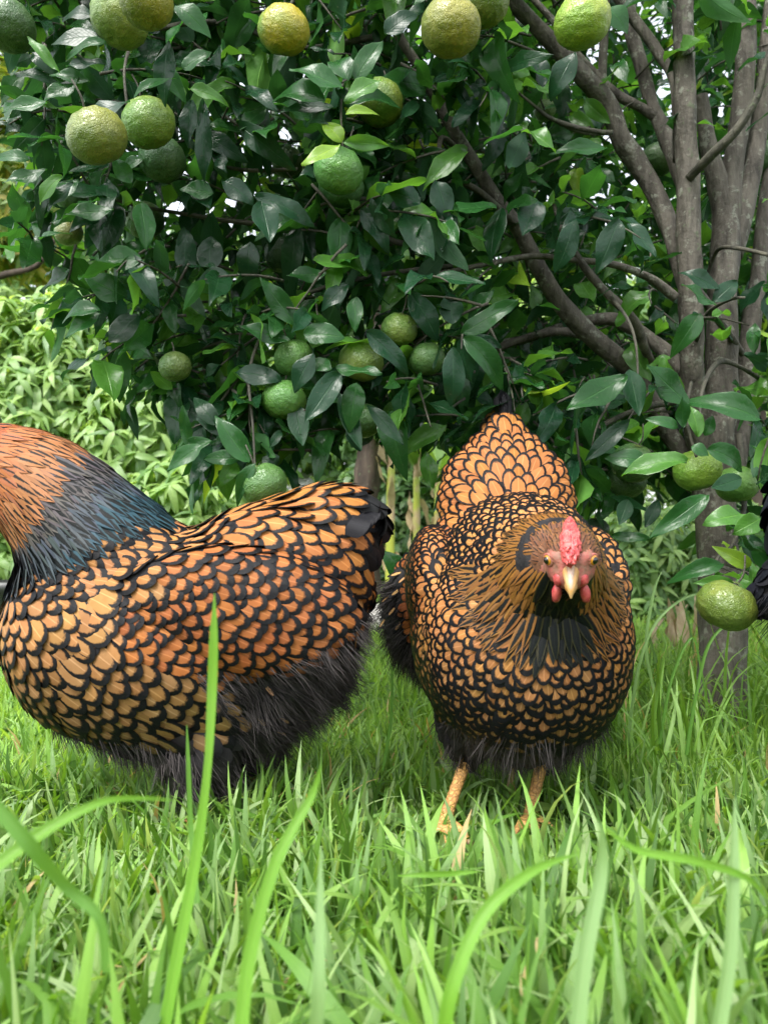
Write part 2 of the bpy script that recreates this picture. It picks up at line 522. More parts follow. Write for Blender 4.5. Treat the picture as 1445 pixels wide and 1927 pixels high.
def fruit_mat():
    m = MB('mandarin_peel')
    oi = m.n('ShaderNodeObjectInfo'); co = m.objco()
    off = m.n('ShaderNodeVectorMath', operation='ADD'); m.l(co, off.inputs[0])
    rv = m.math('MULTIPLY', oi.outputs['Random'], 7.0)
    cmb = m.n('ShaderNodeCombineXYZ')
    for i in range(3): m.l(rv, cmb.inputs[i])
    m.l(cmb.outputs[0], off.inputs[1])
    c = off.outputs[0]
    n1 = m.noise(c, .9, 3); n2 = m.noise(c, 3.0, 4)
    sep = m.n('ShaderNodeSeparateXYZ'); m.l(co, sep.inputs[0])
    yel = m.math('ADD', m.rng(n1, .35, .7, 0, .8), m.rng(sep.outputs[0], -.6, 1.2, -.3, .8), clamp=True)
    yel = m.math('MULTIPLY', yel, oi.outputs['Alpha'])
    base = m.mix(yel, oi.outputs['Color'], (.46, .33, .02))
    base = m.mix(m.rng(n2, .4, .65, 0, .45), base, m.mix(1.0, base, (.55, .65, .5), 'MULTIPLY'))
    vo = m.n('ShaderNodeTexVoronoi'); m.l(c, vo.inputs['Vector']); vo.inputs['Scale'].default_value = 20
    pore = m.rng(vo.outputs['Distance'], .0, .45, 0, 1)
    spk = m.rng(vo.outputs['Distance'], .0, .22, .5, 0)
    base = m.mix(spk, base, m.mix(1.0, base, (1.6, 1.5, 1.4), 'MULTIPLY'))
    scar = m.rng(m.noise(c, 2.2, 5, .7), .68, .74, 0, .5)
    base = m.mix(scar, base, (.22, .19, .10))
    h = m.math('ADD', m.math('MULTIPLY', pore, .35), m.math('MULTIPLY', m.noise(c, 6.5, 2), .9))
    m.bump(h, .8, .0024)
    return m.done(base, .30, .5)
M['fruit'] = fruit_mat()

def stem_mat():
    m = MB('banana_stem')
    co = m.objco()
    mp = m.n('ShaderNodeMapping'); m.l(co, mp.inputs[0]); mp.inputs['Scale'].default_value = (40, 40, 5)
    n = m.noise(mp.outputs[0], 1.0, 4); n2 = m.noise(co, 4.5, 3)
    base = m.mix(m.rng(n, .35, .65, 0, 1), (.40, .42, .05), (.26, .33, .06))
    base = m.mix(m.rng(n2, .50, .58, 0, 1), base, (.42, .30, .18))
    m.bump(n, .4, .01)
    return m.done(base, .5, .4)
M['banana_stem'] = stem_mat()

def ground_mat():
    m = MB('lawn_ground')
    co = m.wpos()
    n1 = m.noise(co, 1.6, 4); n2 = m.noise(co, 60, 5, .7)
    base = m.mix(m.rng(n1, .3, .7, 0, 1), (.05, .10, .022), (.085, .15, .03))
    base = m.mix(m.rng(n2, .3, .62, .9, 0), base, (.04, .035, .02))
    base = m.mix(m.rng(m.noise(co, 3.0, 3), .62, .72, 0, .7), base, (.14, .11, .065))
    m.bump(n2, 1.0, .02)
    return m.done(base, .9, .2)
M['ground'] = ground_mat()
# ------------------------------------------------------------------ leaf shapes
def leaf_var(L, Wd, fold=.25, droop=.25, wave=.05, tip=.75, nseg=7, seed=0, col=(.04, .1, .03, 1), thin=False):
    r = random.Random(seed)
    V, F, UV = [], [], []
    ts = [0, .06, .18, .34, .5, .66, .82, .93, 1.0] if nseg >= 7 else ([0, .12, .35, .6, .85, 1.0] if nseg >= 4 else [0, .3, .7, 1.0])
    ph = r.uniform(0, 6); cols = (-1, -.5, 0, .5, 1) if not thin else (-1, 0, 1)
    for t in ts:
        w = Wd * .5 * (math.sin(math.pi * min(t, 1) ** tip) ** .85 if 0 < t < 1 else .0)
        w = max(w, Wd * .02)
        yy = L * t
        zz = -droop * L * t * t
        for c in cols:
            zc = abs(c) * w * fold * (1 + .0) - (abs(c) ** 2) * w * fold * .45
            zc += wave * Wd * abs(c) * math.sin(ph + t * 9 + (c > 0) * 1.7)
            V.append((c * w, yy - droop * .25 * L * t * t, zz + zc)); UV.append((.5 + c * .5, t))
    k = len(cols)
    for i in range(len(ts) - 1):
        for j in range(k - 1):
            F.append((i * k + j, i * k + j + 1, (i + 1) * k + j + 1, (i + 1) * k + j))
    return Var(V, F, UV, col)

# ------------------------------------------------------------------ the lawn
def ground_z(x, y):
    return .012 * math.sin(x * 1.7 + 1) * math.sin(y * 1.3) * min(1, max(0, (y - 1.5) / 2))
gv, gf = [], []
xs = [-90, -40, -15, -8, -5, -3.5] + [-2.5 + .25 * i for i in range(21)] + [3.5, 5, 8, 15, 40, 90]
ys = [-30, -8, -3, -1] + [-.5 + .25 * i for i in range(30)] + [7.5, 9, 12, 18, 40, 120]
for y in ys:
    for x in xs:
        gv.append((x, y, ground_z(x, y)))
nx = len(xs)
for j in range(len(ys) - 1):
    for i in range(nx - 1):
        gf.append((j * nx + i, j * nx + i + 1, (j + 1) * nx + i + 1, (j + 1) * nx + i))
gr = mesh_obj('ground', Var(gv, gf), M['ground'])
gr['kind'] = 'structure'
tag(gr, 'grassy ground of the orchard lawn')

# ------------------------------------------------------------------ citrus tree
TREE_Y = 1.30
tree = empty('citrus_tree', P(1345, 1370, TREE_Y))
tree.location.z = 0
tag(tree, 'dark leaved mandarin tree with grey branching trunk over the hens', 'tree')
TM = wm(tree); TMi = TM.inverted(); TMi_n = np.array(TMi)
LIMBS2D = []          # px polylines kept clear of leaves

def limb(name, spec, mat='bark', seg=12, rough=.22, keep=True, sub=7, clear=1.0):
    """spec: list of (px, py, width_px, Y)"""
    pts = [np.array(TMi @ P(a, b, d)) for a, b, w, d in spec]
    rad = [w * (.5 if name == 'trunk' or w < 20 else .44) * d / FPX for a, b, w, d in spec]
    va = tube_var(pts, rad, seg, sub, rough, rnd.uniform(0, 50))
    o = mesh_obj(name, va, M[mat], tree)
    if keep:
        q = catmull([np.array(s, float) for s in spec], 6)
        for s in q: LIMBS2D.append((s[0], s[1], s[2] * .5, s[3], clear))
    return o

limb('trunk', [(1342, 1430, 140, 1.3), (1348, 1370, 108, 1.3), (1354, 1290, 90, 1.3), (1356, 1150, 82, 1.3), (1346, 1000, 72, 1.3), (1338, 880, 80, 1.3), (1335, 790, 84, 1.3)], seg=20, rough=.25)
limb('limb', [(1325, 870, 60, 1.29), (1306, 760, 50, 1.25), (1300, 640, 52, 1.22), (1297, 520, 50, 1.20), (1292, 330, 50, 1.19), (1288, 180, 46, 1.18), (1284, 0, 44, 1.17), (1280, -160, 40, 1.17), (1270, -420, 30, 1.2)], seg=16, rough=.25)
limb('limb', [(1345, 850, 66, 1.32), (1358, 720, 66, 1.34), (1358, 560, 62, 1.36), (1366, 420, 60, 1.38), (1352, 350, 46, 1.38), (1330, 260, 34, 1.37), (1318, 180, 28, 1.36)], seg=14)
limb('limb', [(1366, 460, 58, 1.38), (1376, 330, 46, 1.38), (1398, 170, 44, 1.38), (1402, 0, 45, 1.38), (1400, -180, 42, 1.38), (1390, -400, 30, 1.4)], seg=14, rough=.2)
limb('limb', [(1372, 480, 54, 1.38), (1405, 360, 44, 1.39), (1428, 240, 36, 1.40), (1440, 100, 30, 1.4), (1452, -20, 28, 1.4), (1470, -200, 22, 1.4)], seg=12)
limb('limb', [(1370, 900, 60, 1.36), (1398, 760, 44, 1.42), (1412, 620, 42, 1.45), (1428, 520, 36, 1.47), (1437, 400, 30, 1.48), (1460, 250, 26, 1.5), (1500, 0, 20, 1.5)], seg=12)
limb('limb', [(1298, 560, 40, 1.22), (1272, 470, 38, 1.24), (1240, 380, 40, 1.26), (1200, 310, 42, 1.27), (1168, 262, 42, 1.26), (1140, 195, 42, 1.25), (1085, 130, 38, 1.22), (1010, 50, 34, 1.2), (950, -10, 32, 1.18), (860, -120, 24, 1.15)], seg=14)
limb('limb', [(1292, 360, 36, 1.24), (1262, 280, 36, 1.28), (1228, 200, 30, 1.31), (1205, 120, 30, 1.32), (1185, 50, 30, 1.33), (1178, -60, 26, 1.34)], seg=12)
limb('limb', [(1278, 300, 30, 1.22), (1268, 160, 20, 1.24), (1235, 95, 22, 1.26), (1195, 40, 22, 1.27), (1150, -20, 18, 1.28)], seg=10)
limb('limb', [(1262, 240, 24, 1.3), (1210, 205, 20, 1.3), (1150, 170, 18, 1.3), (1080, 95, 14, 1.3), (1040, 40, 14, 1.3), (985, -20, 12, 1.3)], seg=10)
limb('limb', [(1132, 165, 18, 1.3), (1134, 120, 17, 1.3), (1136, 60, 16, 1.3), (1140, -40, 15, 1.3)], seg=8)
limb('limb', [(1290, 700, 36, 1.24), (1225, 640, 32, 1.28), (1180, 612, 30, 1.3), (1140, 600, 26, 1.32), (1070, 612, 22, 1.33), (980, 640, 18, 1.34), (900, 650, 12, 1.35)], seg=10)
limb('limb', [(1320, 900, 40, 1.31), (1255, 810, 36, 1.3), (1190, 700, 40, 1.28), (1120, 640, 44, 1.25), (1060, 580, 38, 1.22), (1020, 515, 36, 1.2), (975, 430, 34, 1.18), (930, 370, 30, 1.16), (880, 290, 28, 1.14), (840, 220, 26, 1.12), (790, 130, 24, 1.1), (740, 50, 20, 1.08), (690, -60, 16, 1.05)], seg=12)
limb('limb', [(1270, 560, 18, 1.2), (1220, 522, 16, 1.18), (1150, 497, 14, 1.16), (1080, 490, 13, 1.15), (1000, 482, 12, 1.14), (900, 500, 10, 1.12), (800, 520, 8, 1.1)], seg=8)
limb('limb', [(1228, 690, 18, 1.26), (1210, 650, 18, 1.2), (1190, 600, 18, 1.16), (1130, 540, 17, 1.15), (1090, 490, 15, 1.15), (1060, 440, 11, 1.15), (1040, 380, 7, 1.15)], seg=8)
limb('limb', [(1288, 345, 20, 1.19), (1305, 325, 18, 1.165), (1340, 290, 18, 1.13), (1385, 245, 17, 1.1), (1425, 180, 15, 1.08), (1440, 120, 12, 1.07), (1470, 20, 10, 1.06)], 'twig', seg=8)
limb('limb', [(1140, 640, 20, 1.3), (1060, 625, 18, 1.3), (1000, 632, 15, 1.3), (930, 660, 12, 1.3)], seg=8)
limb('branch', [(1150, 250, 10, 1.2), (1100, 248, 11, 1.15), (1060, 235, 8, 1.12), (1020, 215, 5, 1.1)], 'twig', seg=7, clear=.6)
limb('branch', [(1140, 250, 9, 1.1), (1085, 240, 10, 1.1), (1035, 222, 8, 1.1), (1000, 195, 6, 1.1), (970, 170, 5, 1.1)], 'twig', seg=7, clear=.6)
limb('branch', [(980, 430, 14, 1.18), (900, 360, 13, 1.12), (850, 342, 12, 1.1), (780, 345, 10, 1.06), (700, 372, 8, 1.02), (640, 375, 7, 1.0), (590, 392, 5, 1.0)], 'twig', seg=7, clear=.4)
limb('branch', [(870, 290, 12, 1.14), (830, 260, 10, 1.1), (835, 330, 8, 1.08), (880, 390, 7, 1.06)], 'twig', seg=7, clear=.4)
limb('branch', [(560, 318, 6, .98), (520, 320, 8, 1.0), (460, 320, 8, 1.02), (400, 310, 6, 1.04)], 'twig', seg=7, clear=.4)
limb('branch', [(300, 55, 9, 1.0), (345, 45, 10, 1.0), (400, 42, 11, 1.02), (450, 50, 8, 1.05), (560, 90, 9, 1.1), (700, 70, 12, 1.12)], 'twig', seg=7, clear=.5)
limb('branch', [(105, 260, 4, .95), (140, 300, 5, .97), (170, 350, 5, 1.0), (230, 380, 6, 1.03), (330, 400, 8, 1.08), (470, 420, 10, 1.1), (640, 430, 12, 1.12), (800, 470, 12, 1.14)], 'twig', seg=7, clear=.25)
limb('branch', [(480, 880, 4, .93), (476, 800, 5, .94), (470, 700, 6, .97), (500, 620, 7, 1.0), (560, 560, 8, 1.04), (700, 520, 9, 1.08), (850, 500, 10, 1.12)], 'twig', seg=7, clear=.2)
limb('branch', [(1200, 720, 4, 1.0), (1196, 650, 5, 1.0), (1180, 600, 6, 1.02), (1150, 560, 8, 1.1)], 'twig', seg=7, clear=.4)
limb('branch', [(1060, 920, 5, 1.1), (1080, 860, 7, 1.12), (1120, 810, 9, 1.15), (1200, 770, 12, 1.2), (1270, 755, 14, 1.25)], 'twig', seg=7, clear=.6)
limb('branch', [(1000, 870, 5, 1.1), (1060, 830, 7, 1.12), (1120, 800, 8, 1.15)], 'twig', seg=7, clear=.4)
limb('branch', [(1316, 790, 4, 1.0), (1322, 730, 8, 1.03), (1350, 682, 11, 1.06), (1390, 690, 8, 1.1), (1440, 720, 10, 1.2)], 'twig', seg=7, clear=.6)
limb('branch', [(1310, 860, 6, .99), (1295, 810, 6, 1.0), (1290, 770, 6, 1.05), (1300, 720, 7, 1.2)], 'twig', seg=7, clear=.3)
limb('branch', [(1340, 1085, 5, 1.0), (1350, 1050, 6, 1.02), (1380, 1020, 7, 1.08), (1400, 940, 10, 1.2), (1390, 820, 14, 1.3)], 'twig', seg=7, clear=.3)
limb('branch', [(1445, 480, 7, 1.1), (1390, 468, 8, 1.15), (1350, 470, 8, 1.25), (1330, 520, 8, 1.3)], 'twig', seg=7, clear=.5)
limb('branch', [(1400, 560, 5, 1.0), (1370, 565, 7, 1.05), (1330, 590, 9, 1.15), (1310, 640, 9, 1.2)], 'twig', seg=7, clear=.4)
limb('branch', [(1395, 665, 14, 1.38), (1350, 600, 16, 1.25), (1300, 530, 16, 1.21)], 'bark', seg=7, clear=.4)
limb('branch', [(530, 55, 5, .93), (560, -10, 7, .98), (640, -60, 9, 1.03)], 'twig', seg=7, keep=False)
limb('branch', [(645, 280, 4, .9), (642, 200, 5, .92), (650, 150, 6, .95), (700, 90, 8, 1.02)], 'twig', seg=7, keep=False)
limb('branch', [(850, 10, 5, .9), (870, -60, 6, .95), (900, -120, 8, 1.05)], 'twig', seg=7, keep=False)
limb('branch', [(240, 200, 5, .9), (235, 130, 6, .93), (250, 70, 8, .98)], 'twig', seg=7, keep=False)

# ---- fruit
FR = [  # px, py, radius px, base colour (shade painted in for fruit deep in the crown), yellowness, label
 (15, 48, 50, (.045, .10, .03), .1, 'dark green mandarin cut by the upper left corner of the photo'),
 (226, 36, 54, (.16, .22, .05), .45, 'pale green bumpy mandarin at the top left, half behind an olive one'),
 (276, 4, 50, (.17, .19, .03), .75, 'olive yellow mandarin cut by the top edge, overlapping a pale green one'),
 (534, 57, 49, (.17, .24, .035), 1.9, 'mandarin turning orange yellow on its right side, hanging in the upper middle'),
 (183, 257, 56, (.12, .16, .03), .45, 'olive mandarin at left hanging beside a rounder green one'),
 (280, 232, 50, (.11, .20, .03), .35, 'round yellow green mandarin in the middle of a cluster of three at left'),
 (306, 300, 43, (.05, .11, .04), .1, 'dark green mandarin lowest in the cluster of three at left'),
 (637, 322, 47, (.09, .23, .05), .12, 'bright green mandarin hanging below two young yellow leaves'),
 (642, 352, 42, (.05, .13, .04), .1, 'dark mandarin mostly hidden behind the bright green one'),
 (714, 193, 45, (.13, .19, .03), .5, 'olive mandarin half hidden behind leaves right of the upper middle'),
 (848, 52, 57, (.14, .17, .03), .7, 'large olive mandarin at the top with a brownish underside'),
 (908, 2, 50, (.11, .16, .03), .5, 'green mandarin cut by the top edge beside the large olive one'),
 (1095, 42, 53, (.20, .31, .03), .6, 'bright yellow green mandarin hanging before the thick limb'),
 (130, 438, 26, (.15, .18, .06), .5, 'small pale mandarin tucked under leaves at the left edge of the crown'),
 (135, 370, 30, (.05, .12, .04), .1, 'small dark mandarin above the pale one at the left of the crown'),
 (553, 674, 37, (.07, .17, .035), .12, 'green mandarin above another in the low middle of the crown'),
 (679, 680, 42, (.08, .15, .03), .3, 'green mandarin with one leaf crossing it, low middle of the crown'),
 (535, 753, 41, (.08, .19, .035), .15, 'green mandarin directly below another in the low middle of the crown'),
 (751, 620, 34, (.09, .17, .03), .3, 'yellow green mandarin with a pale stripe under a thin twig'),
 (803, 676, 34, (.06, .13, .03), .15, 'green mandarin just right of the striped one'),
 (497, 912, 43, (.055, .135, .03), .1, 'vivid green mandarin hanging lowest, just above the back of the left hen'),
 (330, 690, 30, (.07, .13, .03), .2, 'green mandarin half hidden at the lower left rim of the crown'),
 (1311, 885, 43, (.14, .26, .03), .25, 'bright green mandarin in front of the trunk under a broad leaf'),
 (1386, 912, 38, (.09, .19, .035), .2, 'green mandarin right of the trunk with a leaf over its middle'),
 (1190, 872, 40, (.05, .11, .03), .1, 'dark green mandarin left of the trunk behind a curled leaf'),
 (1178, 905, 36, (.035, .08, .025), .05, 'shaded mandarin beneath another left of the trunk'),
 (1366, 1140, 53, (.11, .15, .025), .45, 'large flattish olive green mandarin low on the trunk near the tall grass'),
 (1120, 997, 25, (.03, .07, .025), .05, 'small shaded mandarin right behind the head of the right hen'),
 (1238, 300, 32, (.05, .10, .03), .1, 'mandarin partly hidden behind the limbs at the upper right'),
 (1440, 300, 34, (.06, .12, .04), .1, 'green mandarin cut by the right edge behind a limb'),
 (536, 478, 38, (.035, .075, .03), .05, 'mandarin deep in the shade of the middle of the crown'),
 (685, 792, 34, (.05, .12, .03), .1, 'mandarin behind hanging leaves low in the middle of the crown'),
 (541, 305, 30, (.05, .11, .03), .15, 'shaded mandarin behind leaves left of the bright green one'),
 (1025, 208, 20, (.12, .2, .05), .2, 'small pale mandarin seen behind the upper limbs'),
 (273, 415, 36, (.07, .14, .04), .15, 'mandarin behind a long leaf left of the middle of the crown'),
]
def fruit_var(seed):
    o = seed * 13.7
    def disp(d):
        v = Vector(d)
        k = .020 * noise.noise(v * 2.2 + Vector((o, 0, 0))) + .034 * noise.noise(v * 5.5 + Vector((0, o, 0))) + .020 * noise.noise(v * 15 + Vector((0, 0, o)))
        th = math.acos(max(-1, min(1, d[2])))
        k -= .13 * math.exp(-(th / .28) ** 2) + .07 * math.exp(-((math.pi - th) / .3) ** 2)
        k += .035 * math.exp(-((th - .45) / .2) ** 2)
        return k
    return ball_var((0, 0, 0), (1, 1, .88), None, 48, 32, disp)
FV = [fruit_var(i) for i in range(5)]
FMESH = [raw_mesh('mandarin_flesh', v.v, v.loops, v.sizes, v.uv, None, True, (M['fruit'],)) for v in FV]
cal_v = Var(*(lambda a: a)(([(0, 0, .1)] + [(math.cos(a * math.pi / 5) * (.14 if a % 2 else .22), math.sin(a * math.pi / 5) * (.14 if a % 2 else .22), .02) for a in range(10)], [(0, 1 + i, 1 + (i + 1) % 10) for i in range(10)])))
CAL = raw_mesh('calyx', cal_v.v, cal_v.loops, cal_v.sizes, None, np.tile([.09, .13, .04, 1], (11, 1)), True, (M['shrub_leaf'],))
FRUITS = []
for i, (px, py, r, c, yl, lab) in enumerate(FR):
    real = .031 if r > 30 else .028
    Y = min(max(real * FPX / r, .72), 1.55)
    Y = {15: .985, 16: .99, 17: .98, 18: 1.0, 19: 1.01, 20: .92, 31: 1.02, 21: .98, 7: .92, 8: .985, 1: .86, 2: .80, 4: .80, 5: .88, 6: .97, 10: .82, 11: .90, 24: 1.06, 25: 1.12, 28: 1.5, 29: 1.5, 33: 1.6, 13: 1.3, 14: 1.24, 30: 1.2, 32: 1.3, 34: 1.15}.get(i, Y)
    rad = r * Y / FPX
    c3 = P(px, py, Y)
    e = empty('mandarin', c3)
    e.rotation_euler = (rnd.uniform(-.45, .45), rnd.uniform(-.45, .45), rnd.uniform(-.9, .9))
    flat = .94 if i in (26,) else 1.0
    b = link('peel', FMESH[i % 5], None, e)
    b.scale = (rad * 1.03, rad * 1.03, rad * 1.03 * flat)
    b.color = (c[0] * .95, c[1] * 1.05, c[2] * 1.1) + (yl * .5,)
    st = link('calyx', CAL, None, e)
    st.scale = (rad,) * 3; st.location = (0, 0, rad * .84)
    sp = tube_var([(0, 0, rad * .84), (rad * .1, 0, rad * 1.3), (0, rad * .2, rad * 1.9)], [.0012, .0011, .001], 6, 3)
    mesh_obj('stalk', sp, M['twig'], e)
    tag(e, lab, 'mandarin', 'mandarins on the tree')
    FRUITS.append((px, py, r, Y))

# ---- leaves
DK, MD, BL, LT, YG = (.011, .044, .016), (.020, .078, .019), (.014, .054, .024), (.055, .15, .025), (.19, .32, .035)
CL = []
LEAFTINT = []
for s in range(26):
    c = [DK, MD, BL, MD, DK, LT][s % 6] if s < 24 else YG
    j = rnd.uniform(.8, 1.25)
    c = tuple(x * j for x in c) + (1,)
    CL.append(leaf_var(1.0, rnd.uniform(.33, .48), rnd.uniform(.15, .9), rnd.uniform(-.1, .8), rnd.uniform(.04, .2), rnd.uniform(.72, .95), 7, s, c))
hero = []      # (base px, tip px, width px, Y base, Y tip, colour key, twist)
H = lambda bx, by, tx, ty, w, Y, c='M', dy=0.0, tw=0.0: hero.append((bx, by, tx, ty, w, Y, Y + dy, c, tw))
H(612, 192, 505, 128, 52, .88); H(645, 168, 550, 112, 56, .87, 'M', 0, .2); H(655, 152, 620, 68, 48, .88, 'M', .01); H(668, 150, 716, 68, 46, .89)
H(648, 192, 712, 138, 42, .88, 'L'); H(628, 202, 524, 190, 30, .90, 'D'); H(645, 200, 756, 140, 40, .93, 'M')
H(643, 268, 610, 214, 36, .885, 'Y'); H(640, 272, 572, 309, 34, .87, 'Y', 0, .4); H(646, 268, 730, 268, 30, .87, 'L', 0, -.6); H(650, 215, 708, 190, 22, .86, 'Y')
H(246, 192, 132, 208, 44, .80, 'B', 0, .3); H(318, 78, 296, 172, 42, .84, 'B'); H(330, 10, 392, 40, 44, .82, 'M'); H(190, 70, 90, 62, 46, .86, 'D'); H(175, 30, 105, 2, 34, .9, 'D')
H(200, 78, 110, 78, 24, .85, 'M'); H(52, 70, 105, 120, 22, .84, 'L'); H(60, 100, 100, 118, 34, .88, 'D'); H(28, 140, 100, 122, 26, .88, 'D'); H(200, 120, 118, 105, 26, .86, 'B')
H(90, 195, 0, 198, 34, .84, 'M'); H(150, 145, 85, 195, 36, .88, 'M'); H(170, 155, 92, 130, 30, .88, 'M'); H(250, 185, 315, 115, 20, .82, 'M')
H(55, 300, -20, 276, 30, .86, 'M'); H(90, 320, 12, 345, 32, .87, 'M'); H(118, 332, 62, 366, 34, .86, 'L', 0, .3); H(100, 340, 45, 405, 34, .88, 'D'); H(140, 345, 80, 385, 30, .87, 'B'); H(150, 340, 95, 375, 34, .9, 'M')
H(215, 395, 130, 405, 38, .9, 'M'); H(270, 300, 215, 310, 26, .95, 'M'); H(248, 345, 215, 300, 34, .93, 'M'); H(225, 370, 185, 345, 36, .95, 'B')
H(265, 383, 280, 460, 44, .93, 'M', 0, .5); H(268, 490, 180, 482, 52, .93, 'M'); H(240, 560, 165, 525, 54, .95, 'M'); H(190, 585, 98, 568, 36, .92, 'M', 0, .2); H(190, 590, 118, 628, 32, .93, 'M'); H(262, 592, 205, 640, 54, .97, 'D')
H(300, 120, 345, 170, 34, .9, 'M'); H(345, 130, 392, 90, 38, .93, 'M'); H(355, 168, 424, 172, 30, .9, 'L'); H(415, 85, 380, 170, 26, .95, 'B')
H(365, 340, 395, 390, 42, .96, 'B'); H(402, 365, 340, 348, 40, .95, 'M'); H(420, 340, 475, 370, 44, .95, 'B'); H(360, 190, 348, 262, 36, .93, 'B'); H(385, 190, 375, 325, 34, .92, 'B')
H(480, 370, 592, 395, 44, .93, 'B'); H(492, 380, 508, 452, 52, .92, 'B', 0, .3); H(500, 200, 455, 245, 36, .97, 'M'); H(680, 395, 735, 460, 40, .95, 'B')
H(560, 615, 495, 530, 42, .96, 'M'); H(546, 642, 455, 616, 34, .95, 'M'); H(572, 628, 645, 628, 50, .95, 'M'); H(530, 716, 440, 688, 44, .96, 'B'); H(590, 665, 548, 728, 44, .94, 'B'); H(590, 680, 622, 695, 34, .95, 'M')
H(655, 535, 602, 575, 36, .96, 'B'); H(615, 515, 545, 520, 34, .98, 'M'); H(640, 700, 578, 790, 48, .94, 'B', 0, .3); H(632, 694, 712, 705, 36, .93, 'M', 0, .5); H(690, 625, 773, 690, 42, .95, 'B'); H(672, 720, 655, 800, 44, .95, 'M', -.01)
H(668, 560, 668, 618, 32, .96, 'M'); H(690, 760, 758, 832, 30, .94, 'D'); H(640, 740, 678, 842, 34, .97, 'D'); H(655, 800, 678, 842, 30, .98, 'B'); H(555, 760, 570, 835, 40, .97, 'D')
H(770, 550, 830, 625, 52, .97, 'B'); H(850, 610, 848, 545, 46, .97, 'B'); H(868, 628, 968, 572, 42, .95, 'M'); H(850, 655, 862, 755, 48, .94, 'B', 0, .2); H(872, 636, 975, 712, 50, .95, 'M'); H(870, 640, 945, 640, 32, .98, 'B')
H(520, 880, 500, 860, 40, .96, 'D'); H(480, 872, 428, 946, 28, .9, 'M'); H(470, 870, 405, 780, 44, .93, 'M'); H(450, 865, 380, 852, 32, .95, 'M'); H(400, 830, 300, 848, 30, .93, 'M'); H(430, 820, 365, 770, 30, .95, 'D'); H(408, 800, 360, 735, 34, .94, 'D'); H(355, 840, 345, 768, 24, .93, 'M'); H(380, 838, 312, 880, 36, .92, 'M')
H(1178, 708, 1072, 770, 54, .98, 'M', 0, .1); H(1184, 695, 1200, 778, 44, 1.0, 'D'); H(1294, 760, 1220, 693, 54, .98, 'M'); H(1430, 790, 1312, 718, 52, .95, 'M'); H(1292, 868, 1180, 860, 50, .93, 'L', 0, .5); H(1330, 845, 1432, 868, 46, .96, 'M'); H(1312, 822, 1310, 762, 32, .97, 'L')
H(1285, 805, 1282, 750, 28, .97, 'M'); H(1276, 805, 1228, 778, 24, .97, 'M'); H(1325, 820, 1345, 782, 24, .98, 'M'); H(1300, 840, 1336, 850, 26, .96, 'M'); H(1330, 932, 1230, 1006, 42, .95, 'M'); H(1185, 790, 1105, 862, 34, 1.0, 'D')
H(1400, 968, 1330, 975, 44, .92, 'L', 0, .5); H(1432, 975, 1385, 1000, 40, .91, 'L'); H(1360, 1062, 1270, 1072, 34, .94, 'M', 0, .3); H(1412, 1065, 1355, 1035, 30, .93, 'Y', 0, -.3); H(1378, 1098, 1320, 1092, 28, .93, 'L'); H(1385, 1090, 1425, 1118, 22, .93, 'L'); H(1395, 900, 1340, 918, 34, .93, 'D'); H(1315, 590, 1275, 655, 42, 1.0, 'M'); H(1345, 575, 1285, 540, 40, 1.0, 'M', 0, .4)
H(1340, 570, 1392, 520, 36, 1.02, 'B'); H(1350, 545, 1290, 500, 36, 1.02, 'B'); H(1215, 870, 1150, 850, 40, 1.0, 'M'); H(1240, 940, 1215, 990, 26, 1.05, 'D'); H(1182, 940, 1165, 985, 30, 1.04, 'D'); H(1150, 1008, 1220, 1014, 22, 1.05, 'M')
H(1140, 15, 1190, 40, 52, .93, 'M'); H(1120, 10, 1075, 0, 30, .9, 'D'); H(1080, 100, 1040, 165, 48, 1.0, 'B'); H(1020, 165, 1010, 90, 40, 1.0, 'B'); H(1165, 410, 1130, 500, 50, 1.0, 'B'); H(1180, 420, 1230, 480, 34, 1.02, 'B'); H(1080, 415, 1060, 500, 46, 1.0, 'B', 0, .4)
H(850, 240, 905, 165, 30, .97, 'B'); H(725, 65, 780, 10, 46, .86, 'B', 0, -.2); H(1010, 375, 985, 440, 52, 1.02, 'B'); H(820, 340, 845, 400, 48, .98, 'B'); H(790, 385, 730, 345, 54, .96, 'B'); H(1140, 280, 1040, 275, 34, 1.04, 'M'); H(560, 420, 530, 560, 42, 1.0, 'D'); H(470, 455, 460, 530, 44, 1.0, 'D'); H(400, 445, 390, 510, 52, 1.0, 'D'); H(350, 430, 345, 520, 44, 1.0, 'B')
H(773, 1095, 720, 1036, 42, 1.05, 'M'); H(830, 1050, 805, 1085, 34, 1.1, 'M'); H(840, 800, 745, 850, 38, 1.05, 'L'); H(800, 850, 815, 915, 34, 1.05, 'L'); H(860, 880, 818, 960, 22, .98, 'D')
lv_idx, lv_m = [], []
lm_cols = {'D': 0, 'M': 1, 'B': 2, 'L': 5, 'Y': 24}
for (bx, by, tx, ty, w, Y0, Y1, c, tw) in hero:
    a = np.array(P(bx, by, Y0)); b = np.array(P(tx, ty, Y1 - .012))
    L = np.linalg.norm(b - a) * 1.06
    z = unit(np.array([0, -1, .25]) + np.array([tw, 0, tw]))
    k = lm_cols[c] + (6 * rnd.randrange(4) if c != 'Y' else rnd.randrange(2))
    va = CL[k]; wv = np.ptp(va.v[:, 0])
    wid = w * Y0 / FPX
    lv_idx.append(k); lv_m.append(frame(a, b - a, z, (wid / wv, L, L * .8)))
n_hero = len(lv_idx)
BOT = [(-250, 360), (0, 400), (60, 470), (130, 590), (250, 690), (380, 810), (420, 890), (500, 880), (640, 850), (760, 800), (830, 860), (900, 860), (1000, 900), (1100, 980), (1250, 985), (1300, 1000), (1445, 1120), (1800, 1120)]
def bot(px):
    return np.interp(px, [b[0] for b in BOT], [b[1] for b in BOT])
